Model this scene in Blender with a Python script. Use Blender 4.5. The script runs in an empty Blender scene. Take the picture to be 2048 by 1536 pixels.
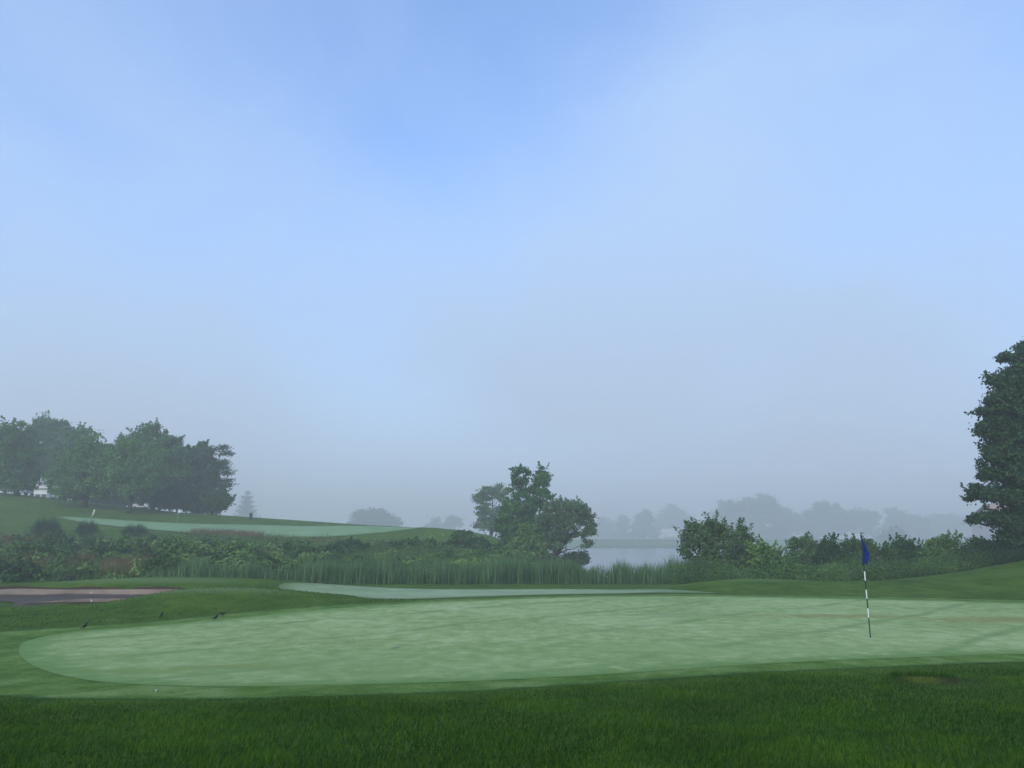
import bpy, math, random
import numpy as np
from mathutils import Vector
from mathutils.geometry import delaunay_2d_cdt

R = np.random.default_rng(11)
random.seed(5)
sc = bpy.context.scene
COL = sc.collection
rad = math.radians

# ------------------------------------------------------------------ camera geometry (used to survey positions)
F = 1518.0                      # focal length in photo pixels (2048 wide)
EYE = 2.1
TP = math.atan(308.0 / F)
CP, SP = math.cos(TP), math.sin(TP)

def ray(px, py):
    u = (px - 1024.0) / F; v = (768.0 - py) / F
    return u, CP - v * SP, SP + v * CP

def sstep(a, b, x):
    t = np.clip((x - a) / (b - a), 0, 1)
    return t * t * (3 - 2 * t)

# ------------------------------------------------------------------ terrain
_by = [-60, 0, 6, 9, 12, 16, 28, 31, 36, 42, 46, 50, 54, 222, 235, 241, 262, 300, 1300]
_bz = [.8, .62, .5, .27, .07, 0, 0, -.08, -.22, -.36, -.55, -1.2, -1.9, -1.9, -1.2, -.75, 0, .8, 2.0]
_ty = np.arange(-60, 1200, .25)
_tz = np.interp(_ty, _by, _bz)
_k = np.ones(11) / 11
_tz = np.convolve(np.pad(_tz, 5, mode='edge'), _k, 'valid')
_hx = [-400, -110, -77, -51, -34, -21.6, -7.5, -3.0, 2.0, 6.0, 12]
_hz = [10.5, 10.0, 8.6, 5.8, 4.7, 3.9, 3.2, 2.6, 1.4, .4, 0]
_gy = [40, 46, 60, 70, 80, 88, 95, 108, 118, 140, 200, 320]
_gz = [0, .0, .17, .31, .46, .62, .76, 1.0, 1.03, .86, .45, .2]
_gt = np.arange(40, 320, .5)
_gg = np.convolve(np.pad(np.interp(_gt, _gy, _gz), 6, mode='edge'), np.ones(13) / 13, 'valid')

def gauss(X, Y, cx, cy, sx, sy):
    return np.exp(-.5 * (((X - cx) / sx) ** 2 + ((Y - cy) / sy) ** 2))

def tz(X, Y):
    X = np.asarray(X, float); Y = np.asarray(Y, float)
    z = np.interp(Y, _ty, _tz)
    # left hill
    g = np.interp(Y, _gt, _gg)
    xb = np.interp(Y, [46, 50, 60, 85, 100, 118, 160, 300], [3, 3, 4, 8.5, 5, -6, -20, -60])
    m = 1 - sstep(-5, 2.0, X - xb)
    hill = np.interp(X, _hx, _hz) * g - .5 * (1 - g)
    z = np.where(Y > 44, z * (1 - m) + np.maximum(hill, z) * m, z)
    # small grassy mound at the right end of the upper green and one left of it
    z = z + .9 * gauss(X, Y, -17, 93, 8, 3.5) + .55 * gauss(X, Y, -8.6, 92, 2.6, 3)
    # land on the right behind the ridge
    mr = sstep(9, 15, X) * (1 - sstep(57, 63, Y)) * sstep(42, 46, Y)
    z = z * (1 - mr) + np.maximum(z, -.55) * mr
    # ridge on the right behind the green
    z = z + .34 * sstep(4, 10, X) * np.exp(-.5 * ((Y - 34.5) / 2.3) ** 2) * (1 - sstep(32, 45, X))
    z = z + .17 * gauss(X, Y, 10.6, 34.2, 2.2, 1.7)
    z = z + 1.95 * gauss(X, Y, 31, 37, 6.0, 6.0)
    # mounds around the bunker
    z = z + .56 * gauss(X, Y, -15.6, 33.6, 5.2, 1.5) + .24 * gauss(X, Y, -11, 35.6, 3.2, 1.5)
    z = z + .52 * gauss(X, Y, -9.4, 25.6, 3.0, 1.7)
    e = ((X + 17) / 5.4) ** 2 + ((Y - 29.2) / 2.7) ** 2
    z = z - .26 * (1 - sstep(.75, 1.1, e))
    # worn hollow in the near rough
    z = z - .15 * (1 - sstep(.6, 1.1, ((X - 5.92) / .42) ** 2 + ((Y - 11.45) / .42) ** 2))
    z = z - .09 * np.clip(1.2 - ((X - 7.3) / .45) ** 2 - ((Y - 11.6) / .2) ** 2, 0, .9)
    # gentle undulation
    z = z + .008 * np.sin(X * .55 + 1.3) * np.sin(Y * .43 + .4) * (Y < 44)
    z = z - .19 * sstep(19, 25, Y) * (1 - sstep(27, 29.5, Y)) * (1 - sstep(-13.5, -10.5, X))
    return z

def tz1(x, y):
    return float(tz(np.array([x]), np.array([y]))[0])

def hit(px, py, y0=3.0, y1=400.0):
    """first point of the ground met along a sight line of the survey"""
    dx, dy, dz = ray(px, py)
    Y = np.concatenate([np.arange(y0, 60, .05), np.arange(60, y1, .25)])
    X = dx / dy * Y; Z = EYE + dz / dy * Y
    b = np.nonzero(Z <= tz(X, Y))[0]
    i = b[0] if len(b) else len(Y) - 1
    return float(X[i]), float(Y[i])

def at(px, Y, py=1080):
    dx, dy, dz = ray(px, py)
    return dx / dy * Y, EYE + dz / dy * Y          # X, Z

# ------------------------------------------------------------------ mesh helpers
class MB:
    def __init__(self):
        self.v = []; self.q = []; self.t = []; self.n = 0
        self.qr = []; self.tr = []; self.qm = []; self.tm = []
    def add(self, v, q=None, t=None, r=None, mat=0):
        v = np.asarray(v, float).reshape(-1, 3)
        if q is not None and len(q):
            q = np.asarray(q, int).reshape(-1, 4)
            self.q.append(q + self.n)
            self.qr.append(np.broadcast_to(np.asarray(0.5 if r is None else r, float), (len(q),)))
            self.qm.append(np.full(len(q), mat))
        if t is not None and len(t):
            t = np.asarray(t, int).reshape(-1, 3)
            self.t.append(t + self.n)
            self.tr.append(np.broadcast_to(np.asarray(0.5 if r is None else r, float), (len(t),)))
            self.tm.append(np.full(len(t), mat))
        self.v.append(v); self.n += len(v)
        return self
    def build(self, name, mats, parent=None, smooth=False, origin=(0, 0, 0)):
        me = bpy.data.meshes.new(name)
        v = np.concatenate(self.v) - np.array(origin)
        q = np.concatenate(self.q) if self.q else np.zeros((0, 4), int)
        t = np.concatenate(self.t) if self.t else np.zeros((0, 3), int)
        me.vertices.add(len(v)); me.vertices.foreach_set('co', v.astype(np.float32).ravel())
        nl = len(q) * 4 + len(t) * 3
        me.loops.add(nl)
        me.loops.foreach_set('vertex_index', np.concatenate([q.ravel(), t.ravel()]).astype(np.int32))
        npoly = len(q) + len(t)
        me.polygons.add(npoly)
        ls = np.concatenate([np.arange(len(q)) * 4, len(q) * 4 + np.arange(len(t)) * 3])
        me.polygons.foreach_set('loop_start', ls.astype(np.int32))
        try:
            me.polygons.foreach_set('loop_total', np.concatenate([np.full(len(q), 4), np.full(len(t), 3)]).astype(np.int32))
        except Exception:
            pass
        mi = np.concatenate(self.qm + self.tm).astype(np.int32)
        me.polygons.foreach_set('material_index', mi)
        me.polygons.foreach_set('use_smooth', np.full(npoly, smooth))
        a = me.attributes.new('rnd', 'FLOAT', 'FACE')
        a.data.foreach_set('value', np.concatenate(self.qr + self.tr).astype(np.float32))
        me.update(calc_edges=True); me.validate()
        for m in (mats if isinstance(mats, (list, tuple)) else [mats]):
            me.materials.append(m)
        o = bpy.data.objects.new(name, me); COL.objects.link(o)
        if parent is not None:
            o.parent = parent
        else:
            o.location = origin
        return o

def tag(o, label=None, cat=None, group=None, kind=None):
    if label: o['label'] = label
    if cat: o['category'] = cat
    if group: o['group'] = group
    if kind: o['kind'] = kind
    return o

def thing(name, label, cat, loc, group=None, rotz=0):
    o = bpy.data.objects.new(name, None); COL.objects.link(o)
    o.location = loc; o.rotation_euler = (0, 0, rotz); o.empty_display_size = .2
    return tag(o, label, cat, group)

def unit(v):
    return v / np.maximum(np.linalg.norm(v, axis=-1, keepdims=True), 1e-9)

def tube(mb, pts, radii, sides=7, mat=0, cap=True):
    pts = np.asarray(pts, float); n = len(pts)
    tan = unit(np.gradient(pts, axis=0))
    ref = np.array([1., 0, 0]) if abs(tan[0][0]) < .8 else np.array([0, 1., 0])
    vs = []
    for i in range(n):
        a = unit(np.cross(tan[i], ref)); b = np.cross(tan[i], a)
        th = np.arange(sides) * 2 * np.pi / sides
        vs.append(pts[i] + radii[i] * (np.outer(np.cos(th), a) + np.outer(np.sin(th), b)))
    q = []
    for i in range(n - 1):
        for k in range(sides):
            k2 = (k + 1) % sides
            q.append((i * sides + k, i * sides + k2, (i + 1) * sides + k2, (i + 1) * sides + k))
    t = []
    if cap:
        vs.append(pts[[0]]); vs.append(pts[[-1]])
        c0 = n * sides; c1 = c0 + 1
        for k in range(sides):
            k2 = (k + 1) % sides
            t.append((c0, k2, k)); t.append((c1, (n - 1) * sides + k, (n - 1) * sides + k2))
    mb.add(np.concatenate(vs), q, t, mat=mat)

def box(mb, c, s, mat=0, rot=0):
    x, y, z = [k / 2 for k in s]
    v = np.array([(-x, -y, -z), (x, -y, -z), (x, y, -z), (-x, y, -z), (-x, -y, z), (x, -y, z), (x, y, z), (-x, y, z)])
    if rot:
        cr, sr = math.cos(rot), math.sin(rot)
        v = v @ np.array([[cr, sr, 0], [-sr, cr, 0], [0, 0, 1]])
    mb.add(v + np.array(c), [(3, 2, 1, 0), (4, 5, 6, 7), (0, 1, 5, 4), (1, 2, 6, 5), (2, 3, 7, 6), (3, 0, 4, 7)], mat=mat)

def add_leaves(mb, c, nrm, size, aspect=.55, rnd=None, mat=0):
    n = len(c)
    nrm = unit(nrm)
    t = unit(np.cross(nrm, R.normal(size=(n, 3))))
    b = np.cross(nrm, t)
    s = (size * R.uniform(.65, 1.3, n))[:, None]
    fold = nrm * s * R.uniform(-.25, .25, (n, 1))
    v = np.stack([c + t * s, c + b * s * aspect + fold, c - t * s * .9, c - b * s * aspect + fold], 1).reshape(-1, 3)
    q = np.arange(n * 4).reshape(-1, 4)
    mb.add(v, q, r=R.uniform(0, 1, n) if rnd is None else rnd, mat=mat)

def add_blades(mb, root, h, az, lean, w, rnd=None, mat=0, face=None):
    n = len(root)
    d = np.stack([np.cos(az), np.sin(az), 0 * az], 1)
    fa = R.uniform(0, 2 * np.pi, n) if face is None else face
    s = np.stack([np.cos(fa), np.sin(fa), 0 * fa], 1) * (w / 2)[:, None]
    up = np.array([0, 0, 1.])
    p1 = root + up * (h * .58)[:, None] + d * (h * lean * .35)[:, None]
    p2 = root + up * (h * (1 - .45 * np.minimum(lean, 1.6) ** 2 * .6))[:, None] + d * (h * lean)[:, None]
    v = np.stack([root - s, root + s, p1 - s * .8, p1 + s * .8, p2], 1).reshape(-1, 3)
    b = np.arange(n)[:, None] * 5
    q = b + np.array([0, 1, 3, 2]); t = b + np.array([2, 3, 4])
    r = R.uniform(0, 1, n) if rnd is None else rnd
    k0 = mb.n
    mb.add(v, q, t, r=r, mat=mat)

# ------------------------------------------------------------------ materials
def mat_new(name):
    m = bpy.data.materials.new(name); m.use_nodes = True
    nt = m.node_tree
    for n in list(nt.nodes): nt.nodes.remove(n)
    return m, nt, nt.nodes.new('ShaderNodeOutputMaterial')

def nd(nt, typ, **kw):
    n = nt.nodes.new('ShaderNode' + typ)
    for k, v in kw.items():
        if k.startswith('i_'):
            n.inputs[k[2:].replace('_', ' ')].default_value = v
        else:
            setattr(n, k, v)
    return n

def c4(c): return (c[0], c[1], c[2], 1)

def ramp(nt, src, stops):
    r = nt.nodes.new('ShaderNodeValToRGB')
    el = r.color_ramp.elements
    while len(el) < len(stops): el.new(.5)
    for e, (p, c) in zip(el, stops):
        e.position = p; e.color = c4(c) if len(c) == 3 else c
    nt.links.new(src, r.inputs[0])
    return r

def leaf_mat(name, cols, trans=.3, rough=.6, patch=None, spec=.22):
    m, nt, out = mat_new(name)
    at_ = nd(nt, 'Attribute', attribute_name='rnd')
    n = len(cols)
    r = ramp(nt, at_.outputs['Fac'], [((i + .0) / max(n - 1, 1), c) for i, c in enumerate(cols)])
    col = r.outputs[0]
    # clumps of older and younger leaves
    tc = nd(nt, 'TexCoord')
    no = nd(nt, 'TexNoise', i_Scale=(patch or .35), i_Detail=2.0)
    nt.links.new(tc.outputs['Object'], no.inputs['Vector'])
    mr = nd(nt, 'MapRange'); mr.inputs['From Min'].default_value = .3; mr.inputs['From Max'].default_value = .7
    mr.inputs['To Min'].default_value = .75; mr.inputs['To Max'].default_value = 1.3
    nt.links.new(no.outputs[0], mr.inputs[0])
    hs = nd(nt, 'HueSaturation')
    nt.links.new(mr.outputs[0], hs.inputs['Value']); nt.links.new(col, hs.inputs['Color'])
    col = hs.outputs[0]
    p = nd(nt, 'BsdfPrincipled', i_Roughness=rough)
    p.inputs['Specular IOR Level'].default_value = spec
    nt.links.new(col, p.inputs['Base Color'])
    tr = nd(nt, 'BsdfTranslucent'); nt.links.new(col, tr.inputs['Color'])
    mx = nd(nt, 'MixShader'); mx.inputs[0].default_value = trans
    nt.links.new(p.outputs[0], mx.inputs[1]); nt.links.new(tr.outputs[0], mx.inputs[2])
    nt.links.new(mx.outputs[0], out.inputs[0])
    return m

def plain_mat(name, col, rough=.6, metallic=0, noise=.15, scale=6, bump=0.0, spec=.5):
    m, nt, out = mat_new(name)
    tc = nd(nt, 'TexCoord'); no = nd(nt, 'TexNoise', i_Scale=scale, i_Detail=5.0)
    nt.links.new(tc.outputs['Object'], no.inputs['Vector'])
    r = ramp(nt, no.outputs[0], [(.25, tuple(k * (1 - noise) for k in col)), (.75, tuple(min(1, k * (1 + noise)) for k in col))])
    p = nd(nt, 'BsdfPrincipled', i_Roughness=rough, i_Metallic=metallic)
    p.inputs['Specular IOR Level'].default_value = spec
    nt.links.new(r.outputs[0], p.inputs['Base Color'])
    if bump:
        b = nd(nt, 'Bump', i_Strength=bump, i_Distance=.02)
        nt.links.new(no.outputs[0], b.inputs['Height']); nt.links.new(b.outputs[0], p.inputs['Normal'])
    nt.links.new(p.outputs[0], out.inputs[0])
    return m

def turf_mat(name, lo, mid, hi, s1=.35, s2=2.5, s3=40, bump=.4, bdist=.03, spots=(), lines=None, rough=.8, spec=.2, sheen=0.0, edge=None, con=.16, wts=(.32, .42, .26)):
    m, nt, out = mat_new(name)
    L = nt.links.new
    tc = nd(nt, 'TexCoord')
    def noise(s, d=4.0, stretch=None, rough_=.55):
        n = nd(nt, 'TexNoise', i_Scale=s, i_Detail=d, i_Roughness=rough_)
        if stretch:
            mp = nd(nt, 'Mapping'); mp.inputs['Scale'].default_value = stretch
            L(tc.outputs['Object'], mp.inputs['Vector']); L(mp.outputs[0], n.inputs['Vector'])
        else:
            L(tc.outputs['Object'], n.inputs['Vector'])
        return n
    a = noise(s1); b = noise(s2, 5.0, (1, .8, 1)); c = noise(s3, 3.0)
    m1 = nd(nt, 'Math', operation='MULTIPLY'); m1.inputs[1].default_value = wts[0]; L(a.outputs[0], m1.inputs[0])
    m2 = nd(nt, 'Math', operation='MULTIPLY_ADD'); m2.inputs[1].default_value = wts[1]; L(b.outputs[0], m2.inputs[0]); L(m1.outputs[0], m2.inputs[2])
    m3 = nd(nt, 'Math', operation='MULTIPLY_ADD'); m3.inputs[1].default_value = wts[2]; L(c.outputs[0], m3.inputs[0]); L(m2.outputs[0], m3.inputs[2])
    r = ramp(nt, m3.outputs[0], [(.5 - con, lo), (.5, mid), (.5 + con, hi)])
    col = r.outputs[0]
    sep = nd(nt, 'SeparateXYZ'); L(tc.outputs['Object'], sep.inputs[0])
    if lines:
        ang, period, width, dark, amt = lines
        # faint tracks of the mower: distance across the lines, warped a little
        ca, sa = math.cos(ang), math.sin(ang)
        x1 = nd(nt, 'Math', operation='MULTIPLY'); x1.inputs[1].default_value = -sa; L(sep.outputs[0], x1.inputs[0])
        y1 = nd(nt, 'Math', operation='MULTIPLY_ADD'); y1.inputs[1].default_value = ca; L(sep.outputs[1], y1.inputs[0]); L(x1.outputs[0], y1.inputs[2])
        w = noise(.22, 2.0)
        w2 = nd(nt, 'Math', operation='MULTIPLY_ADD'); w2.inputs[1].default_value = 1.4; L(w.outputs[0], w2.inputs[0]); L(y1.outputs[0], w2.inputs[2])
        pp = nd(nt, 'Math', operation='PINGPONG'); pp.inputs[1].default_value = period; L(w2.outputs[0], pp.inputs[0])
        mr = nd(nt, 'MapRange', interpolation_type='SMOOTHSTEP'); mr.inputs['From Min'].default_value = 0; mr.inputs['From Max'].default_value = width
        mr.inputs['To Min'].default_value = amt; mr.inputs['To Max'].default_value = 0; L(pp.outputs[0], mr.inputs[0])
        w3 = noise(.5, 3.0)
        mm = nd(nt, 'MapRange'); mm.inputs['From Min'].default_value = .36; mm.inputs['From Max'].default_value = .56; L(w3.outputs[0], mm.inputs[0])
        f = nd(nt, 'Math', operation='MULTIPLY'); L(mr.outputs[0], f.inputs[0]); L(mm.outputs[0], f.inputs[1])
        mix = nd(nt, 'MixRGB'); mix.inputs[2].default_value = c4(dark); L(f.outputs[0], mix.inputs[0]); L(col, mix.inputs[1]); col = mix.outputs[0]
    for (x0, y0, rx, ry, cc, amt) in spots:      # worn, brown and wet patches of turf; on the far lawn, painted mist
        dx = nd(nt, 'Math', operation='SUBTRACT'); dx.inputs[1].default_value = x0; L(sep.outputs[0], dx.inputs[0])
        dx2 = nd(nt, 'Math', operation='DIVIDE'); dx2.inputs[1].default_value = rx; L(dx.outputs[0], dx2.inputs[0])
        dy = nd(nt, 'Math', operation='SUBTRACT'); dy.inputs[1].default_value = y0; L(sep.outputs[1], dy.inputs[0])
        dy2 = nd(nt, 'Math', operation='DIVIDE'); dy2.inputs[1].default_value = ry; L(dy.outputs[0], dy2.inputs[0])
        cb = nd(nt, 'CombineXYZ'); L(dx2.outputs[0], cb.inputs[0]); L(dy2.outputs[0], cb.inputs[1])
        ln = nd(nt, 'VectorMath', operation='LENGTH'); L(cb.outputs[0], ln.inputs[0])
        ad = nd(nt, 'Math', operation='MULTIPLY_ADD'); ad.inputs[1].default_value = 1.1; L(b.outputs[0], ad.inputs[0]); L(ln.outputs['Value'], ad.inputs[2])
        mr = nd(nt, 'MapRange', interpolation_type='SMOOTHSTEP'); mr.inputs['From Min'].default_value = .7; mr.inputs['From Max'].default_value = 1.6
        mr.inputs['To Min'].default_value = amt; mr.inputs['To Max'].default_value = 0; L(ad.outputs[0], mr.inputs[0])
        mix = nd(nt, 'MixRGB'); mix.inputs[2].default_value = c4(cc); L(mr.outputs[0], mix.inputs[0]); L(col, mix.inputs[1]); col = mix.outputs[0]
    if edge:                                     # taller blades of the next cut mingle along the mown edge
        ea = nd(nt, 'Attribute', attribute_name='rim')
        en = noise(3.2, 5.0)
        e1 = nd(nt, 'Math', operation='MULTIPLY_ADD'); e1.inputs[1].default_value = edge[1] * 1.6; L(en.outputs[0], e1.inputs[0]); L(ea.outputs['Fac'], e1.inputs[2])
        mr = nd(nt, 'MapRange', interpolation_type='SMOOTHSTEP'); mr.inputs['From Min'].default_value = edge[1] * .75; mr.inputs['From Max'].default_value = edge[1] * 1.75
        mr.inputs['To Min'].default_value = 1; mr.inputs['To Max'].default_value = 0; L(e1.outputs[0], mr.inputs[0])
        mix = nd(nt, 'MixRGB'); mix.inputs[2].default_value = c4(edge[0]); L(mr.outputs[0], mix.inputs[0]); L(col, mix.inputs[1]); col = mix.outputs[0]
    p = nd(nt, 'BsdfPrincipled', i_Roughness=rough); p.inputs['Specular IOR Level'].default_value = spec
    p.inputs['Sheen Weight'].default_value = sheen; p.inputs['Sheen Roughness'].default_value = .35
    L(col, p.inputs['Base Color'])
    bm = nd(nt, 'Bump', i_Strength=bump, i_Distance=bdist)
    cc = noise(s3 * 1.7, 4.0); ad = nd(nt, 'Math', operation='ADD'); L(cc.outputs[0], ad.inputs[0]); L(b.outputs[0], ad.inputs[1])
    L(ad.outputs[0], bm.inputs['Height']); L(bm.outputs[0], p.inputs['Normal'])
    L(p.outputs[0], out.inputs[0])
    return m

ROUGH = turf_mat('rough_turf', (.026, .064, .004), (.050, .108, .008), (.095, .155, .018), .25, 1.6, 16, .8, .05, spec=.05, con=.13,
                 spots=[(-9.4, 25.2, 3.4, .9, (.13, .20, .08), .7), (-15.4, 33.0, 6.0, .9, (.12, .19, .08), .6), (10.6, 33.8, 3.0, 1.0, (.11, .18, .05), .5), (24, 33.5, 5, 1.2, (.11, .18, .05), .5), (5.92, 11.36, .95, .85, (.048, .036, .020), 1.0), (90, 275, 420, 80, (.19, .25, .16), .9)])  # last spot: paleness of mist painted into the far lawn colour
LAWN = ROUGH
GREEN = turf_mat('green_turf', (.160, .238, .074), (.252, .340, .122), (.362, .435, .212), (.28), 2.6, 14, .35, .012, spec=.1, con=.12, edge=((.125, .225, .055), 1.0),
                 spots=[(8.9, 21.6, 2.9, .8, (.21, .215, .06), .8), (13.2, 20.6, 3.6, 1.15, (.22, .215, .06), .85), (4.2, 22.0, 2.2, .3, (.17, .24, .11), .6),
                        (-6.0, 12.35, 1.7, .6, (.17, .22, .05), .8), (-4.6, 12.9, 1.3, .55, (.20, .21, .05), .85), (2.6, 18.4, 2.0, .4, (.20, .26, .09), .6), (-3.5, 13.2, 8.5, 3.2, (.165, .27, .08), .55), (3.5, 15.2, 7.0, 2.0, (.18, .28, .085), .5)],
                 lines=(rad(42), 1.6, .30, (.135, .225, .07), .8), sheen=0)
GREEN2 = turf_mat('dewy_turf', (.115, .185, .062), (.170, .255, .100), (.235, .32, .15), .22, .9, 8, .2, .01, con=.12, spec=.1, edge=((.07, .14, .025), 1.3),
                  spots=[(-3, 36.5, 3.5, .9, (.16, .22, .10), .6), (2.5, 38.2, 3.5, .8, (.16, .22, .11), .5)], sheen=.15)
GREEN3 = turf_mat('hill_green_turf', (.14, .235, .105), (.175, .28, .135), (.215, .33, .17), .1, .5, 4, .1, .01, spec=.1, edge=((.06, .135, .03), 1.2))
FRINGE = turf_mat('fringe_turf', (.040, .098, .006), (.082, .162, .018), (.160, .240, .066), .35, 1.8, 14, .8, .03, spec=.1, con=.12, edge=((.03, .08, .01), .3))

def sand_mat():
    m, nt, out = mat_new('bunker_sand')
    L = nt.links.new
    tc = nd(nt, 'TexCoord'); sep = nd(nt, 'SeparateXYZ'); L(tc.outputs['Object'], sep.inputs[0])
    a = nd(nt, 'TexNoise', i_Scale=1.1, i_Detail=6.0); L(tc.outputs['Object'], a.inputs['Vector'])
    b = nd(nt, 'TexNoise', i_Scale=30.0, i_Detail=3.0); L(tc.outputs['Object'], b.inputs['Vector'])
    r = ramp(nt, a.outputs[0], [(.3, (.165, .116, .076)), (.55, (.225, .165, .112)), (.75, (.28, .210, .148))])
    # sand soaked by the standing water
    wz = nd(nt, 'Math', operation='MULTIPLY_ADD'); wz.inputs[1].default_value = .09; L(a.outputs[0], wz.inputs[0]); L(sep.outputs[2], wz.inputs[2])
    wm = nd(nt, 'MapRange', interpolation_type='SMOOTHSTEP'); wm.inputs['From Min'].default_value = -.09; wm.inputs['From Max'].default_value = -.025
    wm.inputs['To Min'].default_value = 1; wm.inputs['To Max'].default_value = 0; L(wz.outputs[0], wm.inputs[0])
    wx = nd(nt, 'MixRGB'); wx.inputs[2].default_value = (.055, .036, .024, 1); L(wm.outputs[0], wx.inputs[0]); L(r.outputs[0], wx.inputs[1])
    p = nd(nt, 'BsdfPrincipled', i_Roughness=.85); L(wx.outputs[0], p.inputs['Base Color'])
    bm = nd(nt, 'Bump', i_Strength=.5, i_Distance=.03); L(b.outputs[0], bm.inputs['Height']); L(bm.outputs[0], p.inputs['Normal'])
    L(p.outputs[0], out.inputs[0])
    return m
SAND = sand_mat()
SOIL = plain_mat('brown_soil', (.045, .030, .020), .9, noise=.4, scale=9, bump=.6, spec=.2)
DIRT = plain_mat('bare_dirt', (.115, .095, .05), .9, noise=.5, scale=14, bump=.8, spec=.2)

def water_mat(name, col, bscale, bstr, rough):
    m, nt, out = mat_new(name)
    L = nt.links.new
    tc = nd(nt, 'TexCoord'); a = nd(nt, 'TexNoise', i_Scale=bscale, i_Detail=3.0); L(tc.outputs['Object'], a.inputs['Vector'])
    p = nd(nt, 'BsdfPrincipled', i_Roughness=rough, i_IOR=1.33); p.inputs['Base Color'].default_value = c4(col)
    bm = nd(nt, 'Bump', i_Strength=bstr, i_Distance=.02); L(a.outputs[0], bm.inputs['Height']); L(bm.outputs[0], p.inputs['Normal'])
    L(p.outputs[0], out.inputs[0])
    return m
WATER = water_mat('lake_water', (.15, .18, .18), .8, .2, .12)
PUDDLE = water_mat('puddle_water', (.035, .028, .018), 3, .02, .03)

BARK = plain_mat('bark', (.045, .036, .028), .95, noise=.45, scale=7, bump=.8, spec=.1)
BARK_GREY = plain_mat('grey_bark', (.075, .068, .058), .95, noise=.4, scale=6, bump=.8, spec=.1)
LF_OAK = leaf_mat('broadleaf', [(0.0219, 0.0861, 0.0155), (0.0439, 0.1455, 0.0228), (0.0780, 0.2079, 0.0352)])
LF_LIGHT = leaf_mat('light_leaf', [(0.0439, 0.1366, 0.0248), (0.0756, 0.1960, 0.0373), (0.1219, 0.2598, 0.0569)])
LF_DARK = leaf_mat('dark_leaf', [(0.0146, 0.0564, 0.0145), (0.0257, 0.0891, 0.0207), (0.0439, 0.1277, 0.0290)])
LF_MAPLE = leaf_mat('maple_leaf', [(.010, .034, .012), (.018, .056, .016), (.030, .080, .022), (.055, .120, .036)], trans=.25)
LF_WILLOW = leaf_mat('willow_leaf', [(0.0517, 0.1170, 0.0356), (0.0863, 0.1650, 0.0522), (0.1438, 0.2280, 0.0831)])
LF_SHRUB = leaf_mat('shrub_leaf', [(0.0276, 0.0819, 0.0180), (0.0552, 0.1280, 0.0270), (0.1035, 0.1920, 0.0450)])
LF_SHRUB_P = leaf_mat('pale_shrub_leaf', [(0.0575, 0.1408, 0.0270), (0.1012, 0.2112, 0.0414), (0.1725, 0.2880, 0.0675)])
LF_PINE = leaf_mat('pine_needle', [(0.0207, 0.0563, 0.0234), (0.0322, 0.0794, 0.0306), (0.0517, 0.1050, 0.0414)], trans=.1)
WEED = leaf_mat('weed_leaf', [(0.0138, 0.0504, 0.0095), (0.0437, 0.1176, 0.0209), (0.0897, 0.1824, 0.0342), (0.1495, 0.2460, 0.0551)], patch=.35)
REED = leaf_mat('cattail_blade', [(0.0264, 0.0816, 0.0283), (0.0671, 0.1565, 0.0546), (0.1271, 0.2267, 0.0861), (0.2439, 0.3287, 0.1417)], patch=.5)
DRY = leaf_mat('dry_grass_blade', [(0.1190, 0.0975, 0.0440), (0.1820, 0.1235, 0.0605), (0.2310, 0.1365, 0.0715)], patch=.5)
ORN = leaf_mat('ornamental_blade', [(0.0156, 0.0576, 0.0198), (0.0286, 0.0880, 0.0286), (0.0468, 0.1248, 0.0396)], patch=1.2)
ORN_L = leaf_mat('arching_blade', [(0.0364, 0.1056, 0.0330), (0.0588, 0.1472, 0.0440), (0.0924, 0.1920, 0.0616)], patch=1.2)
BLADE = leaf_mat('grass_blade', [(0.0070, 0.0313, 0.0012), (0.0200, 0.0791, 0.0025), (0.0460, 0.1288, 0.0040), (0.1150, 0.1840, 0.0160)], trans=.35, patch=.9, spec=.12, rough=.7)
FLOWER = leaf_mat('pale_flower', [(.45, .48, .22), (.60, .60, .34)], trans=.2)

# ------------------------------------------------------------------ ground sheet
ys = np.unique(np.round(np.concatenate([np.arange(-60, 3, 3.0), np.arange(3, 45, .2), np.arange(10.8, 12.1, .04), np.arange(45, 64, .5),
     np.arange(64, 130, 1.0), np.arange(130, 330, 5.0), np.arange(330, 1261, 30.0)]), 3))
xs = np.unique(np.round(np.concatenate([np.arange(-780, -110, 20.0), np.arange(-110, -26, 1.2), np.arange(-26, 38, .25), np.arange(5.2, 8.0, .05), np.arange(38, 110, 1.2),
     np.arange(110, 781, 20.0)]), 3))
gx, gy = np.meshgrid(xs, ys)
gz = tz(gx, gy)
nx, ny = len(xs), len(ys)
ii = np.arange(ny - 1)[:, None] * nx + np.arange(nx - 1)[None, :]
gq = np.stack([ii, ii + 1, ii + nx + 1, ii + nx], -1).reshape(-1, 4)
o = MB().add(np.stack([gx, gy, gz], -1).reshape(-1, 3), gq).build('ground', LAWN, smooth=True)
tag(o, kind='structure')

def smooth_poly(P, n=8, closed=True):
    P = np.asarray(P, float); m = len(P); out = []
    for i in range(m):
        p0, p1, p2, p3 = P[i - 1], P[i], P[(i + 1) % m], P[(i + 2) % m]
        for k in range(n):
            t = k / n
            out.append(.5 * ((2 * p1) + (-p0 + p2) * t + (2 * p0 - 5 * p1 + 4 * p2 - p3) * t * t + (-p0 + 3 * p1 - 3 * p2 + p3) * t ** 3))
    return np.array(out)

def inside(P, X, Y):
    r = np.zeros(X.shape, bool)
    n = len(P)
    for i in range(n):
        x0, y0 = P[i]; x1, y1 = P[(i + 1) % n]
        if y0 == y1: continue
        c = ((y0 > Y) != (y1 > Y)) & (X < (x1 - x0) * (Y - y0) / (y1 - y0) + x0)
        r ^= c
    return r

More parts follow.
